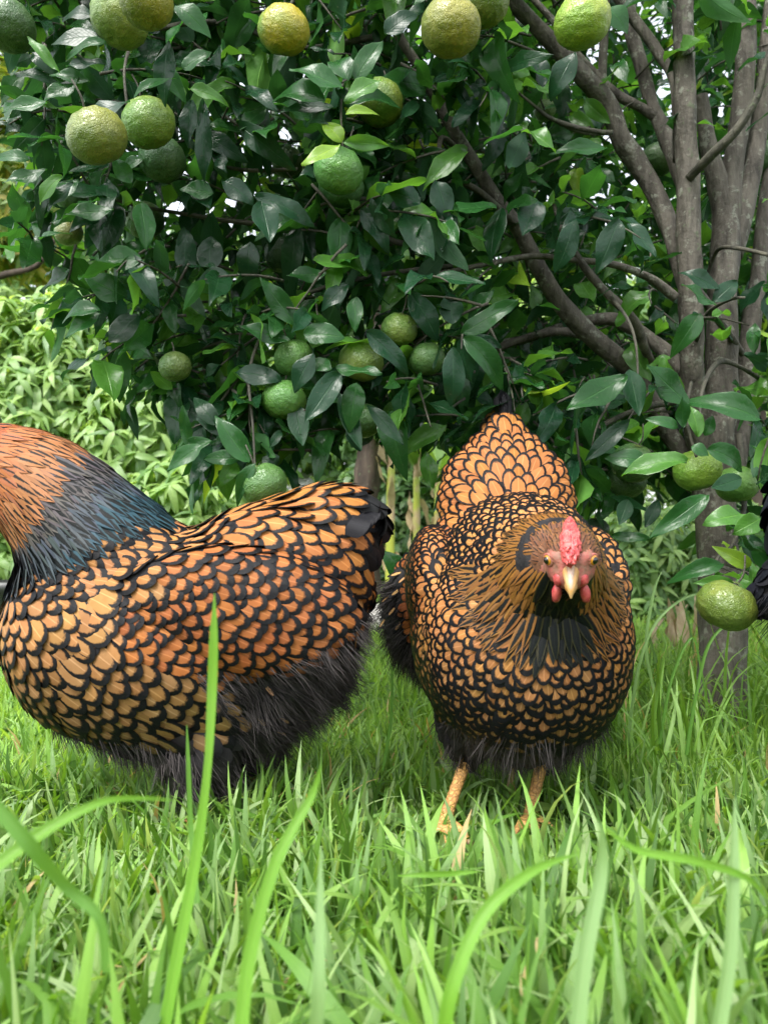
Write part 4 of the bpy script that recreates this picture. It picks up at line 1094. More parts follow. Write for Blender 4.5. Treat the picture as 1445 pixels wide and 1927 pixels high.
def hen(name, loc, rz, label, neck, head_pos, head_f, legs, tilt=0.0, palette=None, scale=1.0, group='hens on the grass',
        extra=(), voxel=.0032, fluff_n=16000, fluff_w=1.0, simple=False, hackle_rule=None, tail_dir=None, fs=1.0, fluff_rule=None, tail_len=1.0, hdroop=.25, tail_spread=1.0, hs=1.0, tail_base=(-.105, 0, .325), low_w=1.0, br_back=0.0, ruff=0.0, fs_saddle=None):
    root = empty(name, loc, rz); root.scale = (scale,) * 3
    tag(root, label, 'hen', group)
    RM = wm(root)
    RMn = np.array(RM)
    piv = Vector((0, 0, .20))
    TL = rotm('Y', tilt); TLi = TL.inverted()
    can = lambda p: TLi @ (Vector(p) - piv) + piv
    loc_ = lambda p: TL @ (Vector(p) - piv) + piv
    parts = []
    def ell(c, r, pitch=0, canon=True):
        rot = rotm('Y', pitch + (tilt if canon else 0))
        parts.append(ball_var(loc_(c) if canon else c, r, rot, 28, 18))
    ell((.055 - br_back * .6, 0, .205), (.150, .112, .118), 8)
    ell((.125 - br_back, 0, .215), (.108, .100, .112), 0)
    ell((-.045, 0, .260), (.115, .090, .095), 14)
    ell((-.100, 0, .312), (.062, .058, .062), 25)
    ell((-.052, 0, .190), (.085, .088 * fluff_w, .075), 0)
    ell((.03, 0, .150), (.13, .085 * low_w, .072), 0)
    for s in (-1, 1):
        ell((-.025, .088 * s, .243), (.118, .030, .062), -8)
    for c_, r_ in extra: ell(c_, r_, 0)
    for i in range(len(neck) - 1):
        parts.append(tube_var([neck[i][:3], neck[i + 1][:3]], [neck[i][3], neck[i + 1][3]], 20, 5))
        parts.append(ball_var(neck[i][:3], (neck[i][3],) * 3))
    parts.append(ball_var(neck[-1][:3], (neck[-1][3],) * 3))
    # head frame
    hf = unit(head_f); hl = unit(np.cross([0, 0, 1], hf)); hu = np.cross(hf, hl)
    HM = np.eye(4); HM[:3, 0] = hf; HM[:3, 1] = hl; HM[:3, 2] = hu; HM[:3, 3] = head_pos
    HMi = np.linalg.inv(HM); HB = Matrix(HM.tolist())
    HR = HB.to_3x3()
    hp = lambda p: np.array(HB @ Vector(p))
    parts.append(ball_var(hp((-.004, 0, 0)), (.0285, .0190, .0215), HR))
    parts.append(ball_var(hp((.008, 0, -.007)), (.019, .0165, .0145), HR))
    for s in (-1, 1):
        parts.append(ball_var(hp((.004, s * .012, -.004)), (.013, .0075, .012), HR))
        parts.append(ball_var(hp((.008, s * .0125, .0085)), (.012, .0055, .004), HR))
    # legs
    legp = []
    for (hx, hy, hz), (fx, fy) in legs:
        parts.append(ball_var((hx, hy, hz + .045), (.040, .034, .058)))
        h = np.array([hx, hy, hz]); f = np.array([fx, fy, .012])
        m_ = (h + f) / 2 + np.array([-.004, 0, 0])
        parts.append(tube_var([h + [0, 0, .03], h, m_, f + [0, 0, .006], f], [.0105, .0085, .0068, .0075, .0085], 12, 5))
        legp.append((h, f))
        for ang, ln in ((-32, .042), (0, .052), (32, .042), (172, .026)):
            d = np.array([math.cos(R(ang)), math.sin(R(ang)), 0])
            parts.append(tube_var([f, f + d * ln * .5 + [0, 0, .003], f + d * ln + [0, 0, -.005]], [.0065, .0055, .0034], 8, 4))
    u = merge(parts)
    tmp = bpy.data.objects.new('tmp', raw_mesh('tmp', u.v, u.loops, u.sizes))
    COL.objects.link(tmp)
    rm = tmp.modifiers.new('r', 'REMESH'); rm.mode = 'VOXEL'; rm.voxel_size = voxel
    sm = tmp.modifiers.new('s', 'SMOOTH'); sm.iterations = 5; sm.factor = .5
    dg = bpy.context.evaluated_depsgraph_get()
    bm_ = bpy.data.meshes.new_from_object(tmp.evaluated_get(dg))
    bpy.data.objects.remove(tmp)
    for mt in (M['underdown'], M['face'], M['leg'], M['head_down']): bm_.materials.append(mt)
    n = len(bm_.polygons)
    cen = np.zeros(n * 3, np.float32); bm_.polygons.foreach_get('center', cen); cen = cen.reshape(-1, 3)
    mi = np.zeros(n, np.int32)
    hc = (cen - HM[:3, 3]) @ HM[:3, :3]
    mi[(np.linalg.norm(hc - [.004, 0, -.003], axis=1) < .031) & (hc[:, 0] > -.012) & (hc[:, 2] > -.024)] = 1
    mi[(mi == 1) & ((hc[:, 2] > .0125) | ((hc[:, 0] < -.002) & (np.abs(hc[:, 1]) > .008)))] = 3
    mi[(mi == 0) & (np.linalg.norm(hc, axis=1) < .035) & (hc[:, 2] > -.01)] = 3
    for h, f in legp:
        ax = h - f; t = np.clip(((cen - f) @ ax) / (ax @ ax), -.3, 1.0)
        dd = np.linalg.norm(cen - (f + t[:, None] * ax), axis=1)
        mi[(dd < .016) & (cen[:, 2] < h[2] - .004)] = 2
    mi[cen[:, 2] < .024] = 2
    bm_.polygons.foreach_set('material_index', mi)
    bm_.polygons.foreach_set('use_smooth', np.ones(n, bool))
    bm_.name = 'body'
    body = link('body', bm_, None, root)
    bvh = BVHTree.FromPolygons([v.co for v in bm_.vertices], [p.vertices[:] for p in bm_.polygons])
    pal = palette
    hpos = np.array(head_pos)
    def kind_of(p, nn):
        q = can(p); x, y, z = q
        hl_ = HMi[:3, :3] @ p + HMi[:3, 3]
        dh = np.linalg.norm(hl_)
        if p[2] < .085 and min(np.linalg.norm(p[:2] - (l[0][:2] + l[1][:2]) / 2) for l in legp) < .03 and p[2] < .07: return None
        if p[2] < .05: return None
        if dh < .036:
            if hl_[2] < -.017 and hl_[0] < .012: return 'hackle'
            if hl_[0] > .014 or hl_[2] < -.02: return None
            if abs(hl_[1]) < .007 and hl_[2] > .01: return None
            if hl_[0] > -.006 and abs(hl_[1]) > .011 and hl_[2] < .011: return None
            return 'head'
        if hackle_rule(p): return 'hackle'
        if fluff_rule and fluff_rule(p): return 'fluff'
        if p[2] < .115 and min(np.linalg.norm(p[:2] - l[0][:2]) for l in legp) < .055: return 'belly'
        a = R(8); xw = (x + .025) * math.cos(a) + (z - .250) * math.sin(a) * -1; zw = (z - .250) * math.cos(a) + (x + .025) * math.sin(a) * 1
        if (xw / .118) ** 2 + (zw / .060) ** 2 < 1 and abs(y) > .062: return 'wing'
        if z < .230 + max(0, -x - .05) * .1 and x < .020 - (.194 - z) * .42 + max(0, z - .194) * 1.0 - (0.02 if z > .2 else 0): return 'fluff'
        if z < .108 and nn[2] < .1: return 'belly'
        if x < -.128 and z > .295: return 'tail'
        if x < .005 and z > .252: return 'saddle'
        if nn[2] > .35 or z > .285: return 'back'
        return 'flank'
    cand, area = tri_sample(bm_, 14000)
    ks, keep_p = [], []
    for p in cand:
        co, nn, _, _ = bvh.find_nearest(Vector(p))
        k = kind_of(np.array(p), np.array(nn))
        if k is None or k == 'fluff':
            if k == 'fluff' and rnd.random() < .022: keep_p.append(p); ks.append('fluff')
            continue
        sp = KINDS_F[k][2] * (1.35 if simple else 1) * (fs_saddle if (fs_saddle and k == 'saddle') else fs if k != 'head' else 1)
        prob = (area / 14000) / ((.90 if k != 'hackle' else .85) * sp * sp)
        if rnd.random() < prob: keep_p.append(p); ks.append(k)
    Pp = np.array(keep_p, np.float64)
    sp = np.array([KINDS_F[k][2] * (fs_saddle if (fs_saddle and k == 'saddle') else fs if k != 'head' else 1) if k != 'fluff' else .016 for k in ks]) * (1.35 if simple else 1)
    TT = []
    for i, k in enumerate(ks):
        nn = np.array(bvh.find_nearest(Vector(Pp[i]))[1])
        fl = np.array(TL @ Vector((-1, 0, -.5))); fl = fl - nn * (fl @ nn); TT.append(unit(fl) * (1 if k not in ('hackle', 'head') else 0))
    TT = np.array(TT)
    for it in range(11):
        D = Pp[:, None, :] - Pp[None, :, :]
        D = D - .30 * (D * TT[:, None, :]).sum(-1)[:, :, None] * TT[:, None, :]
        d = np.sqrt((D ** 2).sum(-1)) + 1e-9
        r0 = (sp[:, None] + sp[None, :]) * .5 * 1.12
        w = np.clip(1 - d / r0, 0, None); np.fill_diagonal(w, 0)
        mv = (D / d[:, :, None] * (w * r0)[:, :, None]).sum(1) * .42
        mv = np.clip(mv, -.004, .004)
        Pp = Pp + mv
        for i in range(len(Pp)):
            co, nn, _, _ = bvh.find_nearest(Vector(Pp[i]))
            Pp[i] = co
    sets = {'laced': ([], [], []), 'hackle': ([], [], []), 'black': ([], [], [])}
    cache = {}
    def vari(kind, lvl, tint):
        key = (kind, lvl)
        if key not in cache:
            mat, sh, *_r = KINDS_F[kind]
            L_ = sets[mat][0]; ids = []
            for s in range(7):
                v = feather_shape(seed=s * 7 + 1, **sh).tinted(jit(tint, .16, tint[3] * rnd.uniform(.93, 1.05)))
                ids.append(len(L_)); L_.append(v)
            cache[key] = ids
        return rnd.choice(cache[key])
    for i, k in enumerate(ks):
        p = Pp[i]; co, nn, _, _ = bvh.find_nearest(Vector(p)); nn = np.array(nn); q = can(p)
        if k == 'fluff':
            kk = 'back'
            tint = pal['fluff']; sp_, L, W, lift = .016, .020, .006, 18
            flow = np.array([-1, 0, -1.0]); lvl = 'f'
        else:
            kk = k
            _, _, sp_, L, W, lift = KINDS_F[k]
            if k != 'head':
                f_ = fs_saddle if (fs_saddle and k == 'saddle') else fs
                L *= f_; W *= f_
            if k == 'hackle': L *= hs; W *= hs ** .5
            if simple: L *= 1.3; W *= 1.3
            if k == 'hackle': flow = unit(p - hpos) + np.array([-.15 - (.7 if hdroop > .5 and nn[2] > .1 else 0), 0, -hdroop * (1 - max(0, nn[2]))])
            elif k == 'head': flow = -np.array(hf) + .3 * unit(p - hpos) + np.array([0, 0, -.2])
            elif k in ('saddle', 'tail'): flow = np.array(TL @ Vector((-1, .25 * q[1] / .06, -.42 * min(1, abs(q[1]) / .05) + .05)))
            elif k == 'back': flow = np.array(TL @ Vector((-1, 0, -.15 - .3 * min(1, abs(q[1]) / .08))))
            elif k == 'wing': flow = np.array(TL @ Vector((-1, 0, -.38)))
            elif k == 'belly': flow = np.array([-1, 0, -.7])
            else: flow = np.array(TL @ Vector((-1, 0, -.62)))
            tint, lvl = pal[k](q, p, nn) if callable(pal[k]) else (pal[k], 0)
        t = flow - nn * (flow @ nn)
        if np.linalg.norm(t) < 1e-3: t = np.array([-1, 0, 0]) - nn * (-nn[0])
        t = unit(t); b = np.cross(nn, t)
        a = R(rnd.gauss(0, 4)); t = t * math.cos(a) + b * math.sin(a)
        base_p = p - t * L * .25 - nn * .0012
        cb_, nb_, _, _ = bvh.find_nearest(Vector(p - t * L * .25)); base_p = np.array(cb_) - np.array(nb_) * .0012
        ct, nt, _, _ = bvh.find_nearest(Vector(p + t * L * .75)); tip_h = lift * .00045 * rnd.uniform(.75, 1.3)
        if k == 'hackle' and ruff: tip_h += ruff * min(1, max(0, (.105 - np.linalg.norm(p - hpos)) / .06)) * rnd.uniform(.6, 1.2)
        y = unit(np.array(ct) + np.array(nt) * tip_h - base_p); z = unit(nn - y * (nn @ y))
        mid = base_p + y * L * .5; cm, nm, _, _ = bvh.find_nearest(Vector(mid))
        sag = float((np.array(cm) + np.array(nm) * .0012 - mid) @ z)
        z = unit(z + b * rnd.gauss(0, .06))
        s = rnd.uniform(.94, 1.08)
        if k == 'hackle':   # shorter near the head
            s *= min(1, (.75 if ruff else .45) + np.linalg.norm(p - hpos) * 5.0)
            if ruff and p[2] > hpos[2] - .004: s *= .62
        idv = vari(kk if k != 'fluff' else 'back', lvl, tint)
        _, I, Mx = sets[KINDS_F[kk][0]]
        ka = KINDS_F[kk][1].get('k_along', .22)
        sz = min(max(W * s * .7, sag / (.25 * ka)), .06)
        I.append(idv); Mx.append(frame(base_p, y, z, (W * s, L * s, sz)))
    cnt = {'laced': 300, 'hackle': 130, 'black': 60}; nm = {'laced': 'feather', 'hackle': 'hackle_feather', 'black': 'black_feather'}
    st = {'laced': 'plumage', 'hackle': 'hackle', 'black': 'belly_plumage'}
    for mk, (VS, I, Mx) in sets.items():
        if I: scatter(root, nm[mk], st[mk], VS, I, np.array(Mx), M[MATF[mk]], 0 if simple and mk != 'black' else cnt[mk], RM, 6)
    # tail feathers
    tb = loc_(tail_base); td = tail_dir or (-1, 0, .42)
    for k in range(11):
        a = (k - 5) * .16 * tail_spread
        d = unit(np.array(TL @ Vector(td)) + np.array([0, a * .8, -abs(a) * .42]))
        L = .098 * tail_len * (1 - abs(k - 5) * .035); v = feather_shape(.35, .14, .5, .72, .0, k, 7).tinted(pal['tailc'](k))
        zz = np.array([0, (1 if a >= 0 else -1) * (.4 + abs(a)), .55])
        o = mesh_obj('tail_feather', v, M['laced' if pal['tailc'](k)[3] > .3 else 'black_feather'], root,
                     Matrix(frame(np.array(tb) + np.array([0, a * .05, -abs(a) * .012]), d, zz, (.027, L, .03)).tolist()))
    for s in (-1, 1):
        for k in range(3):
            v = feather_shape(.25, .10, .5, .75, .1, k, 7).tinted(pal['prim'] if k < 2 else pal['primb'])
            b0 = np.array(loc_((-.020 - .006 * k, s * (.112 - .002 * k), .232 - .006 * k)))
            d = unit(np.array(TL @ Vector((-1, -s * .16, -.30 - .05 * k))))
            mesh_obj('wing_feather', v, M['laced'], root, Matrix(frame(b0, d, np.array([0, s, .25]), (.020, .080, .02)).tolist()))
    # down
    n0 = fluff_n * 4
    pts, _ = tri_sample(bm_, n0)
    sel, nr = [], []
    for i, p in enumerate(pts):
        q = can(p)
        near = q[2] < .24 and q[0] < .05
        low = p[2] < .125
        if not (near or low) or p[2] < .05: continue
        co, nn, _, _ = bvh.find_nearest(Vector(p)); nn = np.array(nn)
        k = kind_of(p, nn)
        if k == 'fluff' or (k == 'belly' and rnd.random() < .6) or (k == 'flank' and p[2] < .122 and nn[2] < -.3 and rnd.random() < .5) or (k is None and p[2] > .055):
            sel.append(p); nr.append(nn)
        if len(sel) >= fluff_n: break
    if sel:
        sel = np.array(sel); nr = np.array(nr); n_ = len(sel)
        fl = np.tile(np.array([-1, 0, -.75]), (n_, 1)); fl = fl - nr * (fl * nr).sum(1)[:, None]
        cl = np.array([noise.noise_vector(Vector(p) * 38) for p in sel])
        d = fl * .9 + nr * rng.uniform(.25, .9, (n_, 1)) + cl * .9
        d /= np.linalg.norm(d, axis=1)[:, None]
        ln = rng.uniform(.014, .033, n_)
        g = np.array([noise.noise(Vector(p) * 55) for p in sel])
        cb = np.array(pal['down'])[None, :] * (1 + .9 * g[:, None] + rng.uniform(-.2, .5, (n_, 1)))
        cb = np.clip(cb, .004, 1); cb = np.concatenate([cb, np.ones((n_, 1))], 1)
        v_, l_, s_, c_ = strands(n_, sel - nr * .002, nr, d, ln, rng.uniform(.0005, .0011, n_), cb)
        o = link('down', raw_mesh('down', v_, l_, s_, None, c_, True, (M['fluff'],)), None, root); o['kind'] = 'stuff'
    # face fuzz
    pts, _ = tri_sample(bm_, 30000)
    hl_ = (pts - HM[:3, 3]) @ HM[:3, :3]
    ok = (np.linalg.norm(hl_, axis=1) < .036) & (hl_[:, 0] < .012) & (np.abs(hl_[:, 1]) > .007)
    cheek = ok & (hl_[:, 2] < .012)
    pts = pts[ok]; hq = hl_[ok]; m_ = len(pts)
    if m_ and not simple:
        nr = np.array([bvh.find_nearest(Vector(p))[1] for p in pts])
        d = -np.array(hf)[None, :] * .9 + nr * .45 + rng.normal(size=(m_, 3)) * .22
        d /= np.linalg.norm(d, axis=1)[:, None]
        grey = (hq[:, 2] < -.004) & (hq[:, 0] < .004)
        cc = np.where(grey[:, None], np.array([[.20, .17, .15]]), np.array([[.30, .13, .055]])) * rng.uniform(.5, 1.4, (m_, 1))
        sparse = rng.random(m_) < np.where((hq[:, 0] > -.006) & (hq[:, 2] < .011), .5, 1)
        v_, l_, s_, c_ = strands(int(sparse.sum()), pts[sparse], nr[sparse], d[sparse], rng.uniform(.0025, .006, m_)[sparse], np.full(m_, .0005)[sparse], np.concatenate([cc, np.ones((m_, 1))], 1)[sparse], 2, .3)
        o = link('face_fuzz', raw_mesh('face_fuzz', v_, l_, s_, None, c_, True, (M['fluff'],)), None, root); o['kind'] = 'stuff'
    # comb, wattles, beak, eyes
    so = rnd.uniform(0, 20)
    def bump(d):
        v = Vector((d[0] * 3.2 + so, d[1] * 1.4, d[2] * 1.4))
        return .20 * noise.noise(v * 2.4) + .16 * noise.noise(v * 5.5) + .07 * noise.noise(v * 11)
    c1 = ball_var((.009, 0, .0172), (.0245, .0078, .0092), rotm('Y', 18), 56, 40, bump)
    c2 = tube_var([(-.006, 0, .0215), (-.016, 0, .0245), (-.026, 0, .0255)], [.0060, .0045, .0012], 10, 4, .3)
    mesh_obj('comb', merge([c1, c2]), pal['comb'], root, HB)
    for s in (-1, 1):
        mesh_obj('wattle', ball_var((.017, s * .0108, -.0215), (.0048, .0040, .0080), rotm('X', s * 8), 20, 14, lambda d: .12 * noise.noise(Vector(d) * 3)), M['wattle'], root, HB)
        mesh_obj('earlobe', ball_var((-.005, s * .0165, -.010), (.0045, .0022, .0060), None, 16, 12, lambda d: .15 * noise.noise(Vector(d) * 4)), M['wattle'], root, HB)
        mesh_obj('cheek_fold', ball_var((.0185, s * .0088, -.0085), (.0058, .0046, .0064), None, 18, 14, lambda d: .22 * noise.noise(Vector(d) * 5)), M['wattle'], root, HB)
        ec = np.array([.0110, s * .0152, .0045]); ed = unit([.66, s * .75, .02])
        e = mesh_obj('eye', ball_var(ec, (.0052,) * 3, None, 20, 14), M['iris'], root, HB)
        mesh_obj('pupil', ball_var(ec + ed * .0026, (.0034,) * 3, None, 16, 12), M['pupil'], e)
        rg = []; a1 = unit(np.cross(ed, [0, 0, 1])); a2 = np.cross(ed, a1)
        for k in range(17):
            a = 2 * math.pi * k / 16
            rg.append(ec + ed * .0020 + a1 * math.cos(a) * .0047 + a2 * math.sin(a) * .0044)
        mesh_obj('eyelid', tube_var(rg, [.0013] * 17, 7, 2), M['face'], e)
    bk = tube_var([(.016, 0, -.0005), (.026, 0, -.003), (.0355, 0, -.0085), (.0395, 0, -.0155)], [.0074, .0058, .0034, .0006], 14, 6)
    mesh_obj('upper_beak', bk, M['beak'], root, HB)
    mesh_obj('beak_ridge', tube_var([(.018, 0, .0058), (.0265, 0, .0022), (.0355, 0, -.0057), (.0388, 0, -.0105)], [.0032, .0030, .0021, .0008], 8, 5), M['beak_ridge'], root, HB)
    mesh_obj('lower_beak', tube_var([(.016, 0, -.0095), (.027, 0, -.0125), (.0345, 0, -.0150)], [.0070, .0045, .0012], 10, 5), M['beak'], root, HB)
    for h, f in legp:
        for ang, ln in ((-32, .042), (0, .052), (32, .042), (172, .026)):
            d = np.array([math.cos(R(ang)), math.sin(R(ang)), 0])
            mesh_obj('claw', tube_var([f + d * ln * .94 + [0, 0, -.004], f + d * (ln + .008) + [0, 0, -.005], f + d * (ln + .013) + [0, 0, -.010]], [.0034, .0024, .0005], 7, 3), M['nail'], root)
    print(name, 'feathers', len(ks), 'body', len(bm_.polygons))
    return root

ORG, TAN, RUST, KHA = (.35, .140, .040), (.33, .165, .062), (.24, .078, .024), (.19, .12, .045)
def mixc(a, b, t): return tuple(x + (y - x) * t for x, y in zip(a, b))
def lv(v, lo, hi, n):
    return int(min(n - 1, max(0, (v - lo) / (hi - lo) * n)))
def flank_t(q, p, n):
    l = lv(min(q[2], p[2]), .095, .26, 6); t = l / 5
    return mixc(mixc(KHA, (.09, .06, .022), .6), TAN, min(1, t * 1.0)) + (.66 + .18 * t ** .6,), l  # shade of the lower breast painted into the feather tint
def wing_t(q, p, n):
    l = lv(q[2], .19, .30, 3); f = lv(q[0], -.14, .08, 3)
    return mixc(RUST, ORG, .25 * l / 2 + .1) + (.68 + .04 * (2 - l) + .02 * f,), (l, f)
def back_t(q, p, n):
    l = lv(q[0], -.02, .12, 3)
    return mixc(ORG, TAN, .3 + .2 * l) + (.70 - .03 * l,), l
def saddle_t(q, p, n):
    l = lv(q[2], .25, .38, 4)
    return mixc(mixc(ORG, RUST, .35), ORG, l / 3) + (.80 + .012 * l,), l
def tail_t(q, p, n):
    return (.012, .012, .013, .1), 0

# left hen: walking to the left, its head outside the frame
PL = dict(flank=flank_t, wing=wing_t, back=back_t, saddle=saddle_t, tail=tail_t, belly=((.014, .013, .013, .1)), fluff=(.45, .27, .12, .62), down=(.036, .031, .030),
          head=(.15, .065, .032, .2), comb=M['comb'], tailc=lambda k: (.008, .008, .010, .1), prim=(.20, .06, .015, .45), primb=(.28, .10, .03, .6))
def hack_L(q, p, n):
    d = np.linalg.norm(p - np.array([.285, 0, .405]))
    l = lv(d, .03, .20, 6)
    t = l / 5
    if t < .45: return mixc((.30, .085, .03), (.30, .13, .055), t / .45) + (.10 + .45 * t,), l
    return mixc((.10, .075, .065), (.026, .060, .085), (t - .45) / .55) + (.42 + .06 * t,), l  # blue-black neck base, its blue sheen painted into the tint
PL['hackle'] = hack_L
LX, LY_ = (430 - 722.5) / FPX * .83, .83
hen('laced_hen', (LX, LY_, 0), math.pi + R(3), 'large gold laced hen seen from the side, its head cut by the left edge',
    [(.120, 0, .285, .078), (.165, 0, .335, .066), (.200, 0, .372, .056), (.240, 0, .396, .044), (.272, 0, .405, .028)], (.290, 0, .405), (1, .1, -.12),
    [((.020, .050, .062), (.034, .050)), ((-.020, -.045, .062), (-.028, -.045))], 0, PL,
    hackle_rule=lambda p: p[2] > .352 - (p[0] - .06) * .52 and p[0] > .055 and p[2] > .262, fs=1.17, tail_dir=(-1, 0, .10), tail_len=.60,
    extra=[((-.120, 0, .336), (.048, .040, .040))], tail_base=(-.112, 0, .345))

# right hen: walking towards the camera
PR = dict(PL)
def hack_R(q, p, n):
    d = np.linalg.norm(p - np.array(hl0))
    l = lv(d, .03, .15, 4); t = l / 3
    front = p[0] > .16 and abs(p[1] - hl0.y * .85) < .017 and p[2] < .275
    if front: return (.030, .028, .012, .74), 'f'
    if p[1] < -.060 and p[2] > .26 and p[0] < .15 and rnd.random() < .35: return (.035, .04, .065, .6), 'b'
    return mixc((.20, .085, .022), (.15, .072, .022), t) + ((.25, .5, .4, .55)[l],), l
PR['hackle'] = hack_R
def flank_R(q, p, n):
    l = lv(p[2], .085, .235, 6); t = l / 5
    return mixc((.085, .058, .020), (.31, .135, .045), t) + (.60 + .20 * t,), l  # deep shade low on the breast is put into the colour, darker downwards
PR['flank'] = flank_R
PR['tailc'] = lambda k: (.20, .15, .12, .5) if k in (4, 5, 6) else (.02, .02, .022, .1)
PR['tail'] = lambda q, p, n: ((.50, .26, .12, .62), 't')
KINDS_F['tail'] = ('laced',) + KINDS_F['tail'][1:]
PL['tail'] = lambda q, p, n: ((.22, .08, .025, .30 if q[2] > .31 else .55), 't' if q[2] > .31 else 'u')
HC = P(1073, 1052, .645)
RX, RY = .154, .915
RZR = -math.pi / 2 + R(-2)
HS = 1.07
rmi = Matrix.LocRotScale(Vector((RX, RY, 0)), Matrix.Rotation(RZR, 3, 'Z').to_quaternion(), Vector((HS,) * 3)).inverted()
hl0 = rmi @ HC
cam_l = rmi @ Vector((0, 0, CAM_H))
fv = unit(np.array(cam_l - hl0) * [1, 1, 0]) + np.array([0, 0, -.42])
hen('laced_hen', (RX, RY, 0), RZR, 'large gold laced hen walking towards the camera with a red comb',
    [(.080, 0, .262, .078), (.125, hl0.y * .3, .264, .064), (.165, hl0.y * .6, .264, .052), (.205, hl0.y * .8, .272, .039), (hl0.x - .026, hl0.y * .92, hl0.z - .004, .027)], tuple(hl0), fv,
    [((.035, -.052, .072), (.092, -.080)), ((.020, .030, .066), (.075, .006))], 13, PR, fluff_w=1.15,
    extra=[((-.078, 0, .325), (.075, .080, .058)), ((-.092, 0, .345), (.066, .074, .056)), ((-.104, 0, .361), (.054, .055, .052)), ((-.115, 0, .376), (.042, .037, .046)), ((-.122, 0, .392), (.030, .026, .040)), ((-.060, -.090, .195), (.062, .058, .078))],
    hackle_rule=lambda p: p[0] > .118 and p[2] > .205 and p[2] < .335 and np.hypot(p[1] - hl0.y * .7, p[2] - hl0.z) < .071 and (p[2] < hl0.z - .012 or p[0] > .19), fs=.76, hs=1.25, hdroop=.55,
    fluff_rule=lambda p: p[1] < -.085 and p[0] < .0 and p[2] < .27,
    tail_dir=(-.40, 0, 1.0), tail_spread=.16, tail_len=.62, tail_base=(-.112, 0, .402), low_w=.8, br_back=.028, ruff=.0025, fs_saddle=.88, scale=HS)

# black hen cut by the right edge
BK = lambda q, p, n: ((.008, .009, .013, .1), 0)
KF0 = dict(KINDS_F)
for k_ in KINDS_F:
    KINDS_F[k_] = ('black',) + KINDS_F[k_][1:]
PB = {k_: BK for k_ in KINDS_F}
PB.update(fluff=(.02, .02, .022, .1), down=(.016, .016, .018), comb=M['comb'], tailc=lambda k: (.008, .008, .011, .1), prim=(.01, .01, .012, .1), primb=(.01, .01, .012, .1))
hen('black_hen', (.566, .75, 0), 0.0, 'black hen of which only a strip of glossy dark feathers shows at the right edge',
    [(.120, 0, .285, .078), (.165, 0, .335, .066), (.200, 0, .380, .054), (.215, 0, .425, .040), (.222, 0, .45, .028)], (.235, 0, .462), (1, 0, -.1),
    [((.020, .050, .062), (.034, .050)), ((-.020, -.045, .062), (-.028, -.045))], 0, PB, scale=1.1, tail_dir=(-1, 0, -.25), tail_len=.5, voxel=.006, fluff_n=3000, simple=True,
    hackle_rule=lambda p: p[2] > .34 and p[0] > .1)
KINDS_F.update(KF0)
# ------------------------------------------------------------------ grass
def blade_var(seed, bend, nseg=5, fold=True, col=(.1, .2, .03, 1), kink=0.0):
    r = random.Random(seed)
    V, F, UV = [], [], []
    p = np.array([0., 0.]); a = r.uniform(0, .12); pts = [p.copy()]
    for i in range(nseg):
        a += bend / nseg * (.4 + 1.2 * i / nseg) + (kink if i == nseg - 3 else 0)
        p = p + np.array([math.sin(a), math.cos(a)]) / nseg; pts.append(p.copy())
    tw = r.uniform(-.6, .6)
    cols = (-1, 0, 1) if fold else (-1, 1)
    for i, q in enumerate(pts):
        t = i / nseg
        w = .5 * (1 - t ** 2.2) * (.75 + .5 * math.sin(min(1, t * 1.6) * math.pi * .5)) + .01
        an = tw * t
        for c in cols:
            # Y is up along the blade, Z is the bend direction, X across
            V.append((c * w * math.cos(an), q[1], q[0] + c * w * math.sin(an) * 0 + (abs(c) * .35 * w * FOLDK if fold else 0))); UV.append((.5 + .5 * c, t))
    k = len(cols)
    for i in range(nseg):
        for j in range(k - 1): F.append((i * k + j, i * k + j + 1, (i + 1) * k + j + 1, (i + 1) * k + j))
    return Var(V, F, UV, col)
FOLDK = .03
GC = [(.10, .22, .03), (.145, .29, .045), (.06, .145, .026), (.19, .34, .075), (.16, .28, .10), (.085, .20, .026), (.24, .36, .15)]
def blades(n, cols, bends=(.1, 1.7), nseg=5, fold=True):
    out = []
    for s in range(n):
        c = cols[s % len(cols)]; j = rnd.uniform(.85, 1.2)
        out.append(blade_var(s, rnd.uniform(*bends), nseg, fold, tuple(x * j for x in c) + (1,), rnd.choice([0, 0, 0, .7])))
    dry = blade_var(991, 1.2, nseg, fold, (.38, .30, .14, 1)); out.append(dry)
    return out
def grass_patch(name, lab, n, xy, hfun, wid, VS, dryp=.012, leanx=0.0, spread=.5):
    x, y = xy(n); h = hfun(x, y) * rng.uniform(.55, 1.15, len(x))
    idx = rng.integers(0, len(VS) - 1, len(x)); idx[rng.random(len(x)) < dryp] = len(VS) - 1
    yaw = rng.uniform(0, 2 * np.pi, len(x)); tl = np.abs(rng.normal(0, spread, len(x))); ta = rng.uniform(0, 2 * np.pi, len(x))
    up = np.stack([np.cos(ta) * tl + leanx, np.sin(ta) * tl, np.ones(len(x))], 1); up /= np.linalg.norm(up, axis=1)[:, None]
    fw = np.stack([np.cos(yaw), np.sin(yaw), np.zeros(len(x))], 1)
    z = fw - up * (fw * up).sum(1)[:, None]; z /= np.linalg.norm(z, axis=1)[:, None]
    xx = np.cross(up, z)
    w = rng.uniform(wid[0], wid[1], len(x))
    M4 = np.zeros((len(x), 4, 4)); M4[:, 3, 3] = 1
    M4[:, :3, 0] = xx * w[:, None]; M4[:, :3, 1] = up * h[:, None]; M4[:, :3, 2] = z * h[:, None]
    gz = np.array([ground_z(a, b) for a, b in zip(x, y)])
    M4[:, 0, 3] = x; M4[:, 1, 3] = y; M4[:, 2, 3] = gz - .004
    o = link(name, join_vars(name, VS, idx, M4, M['grass'])); o['kind'] = 'stuff'; tag(o, lab, 'grass')
    return o
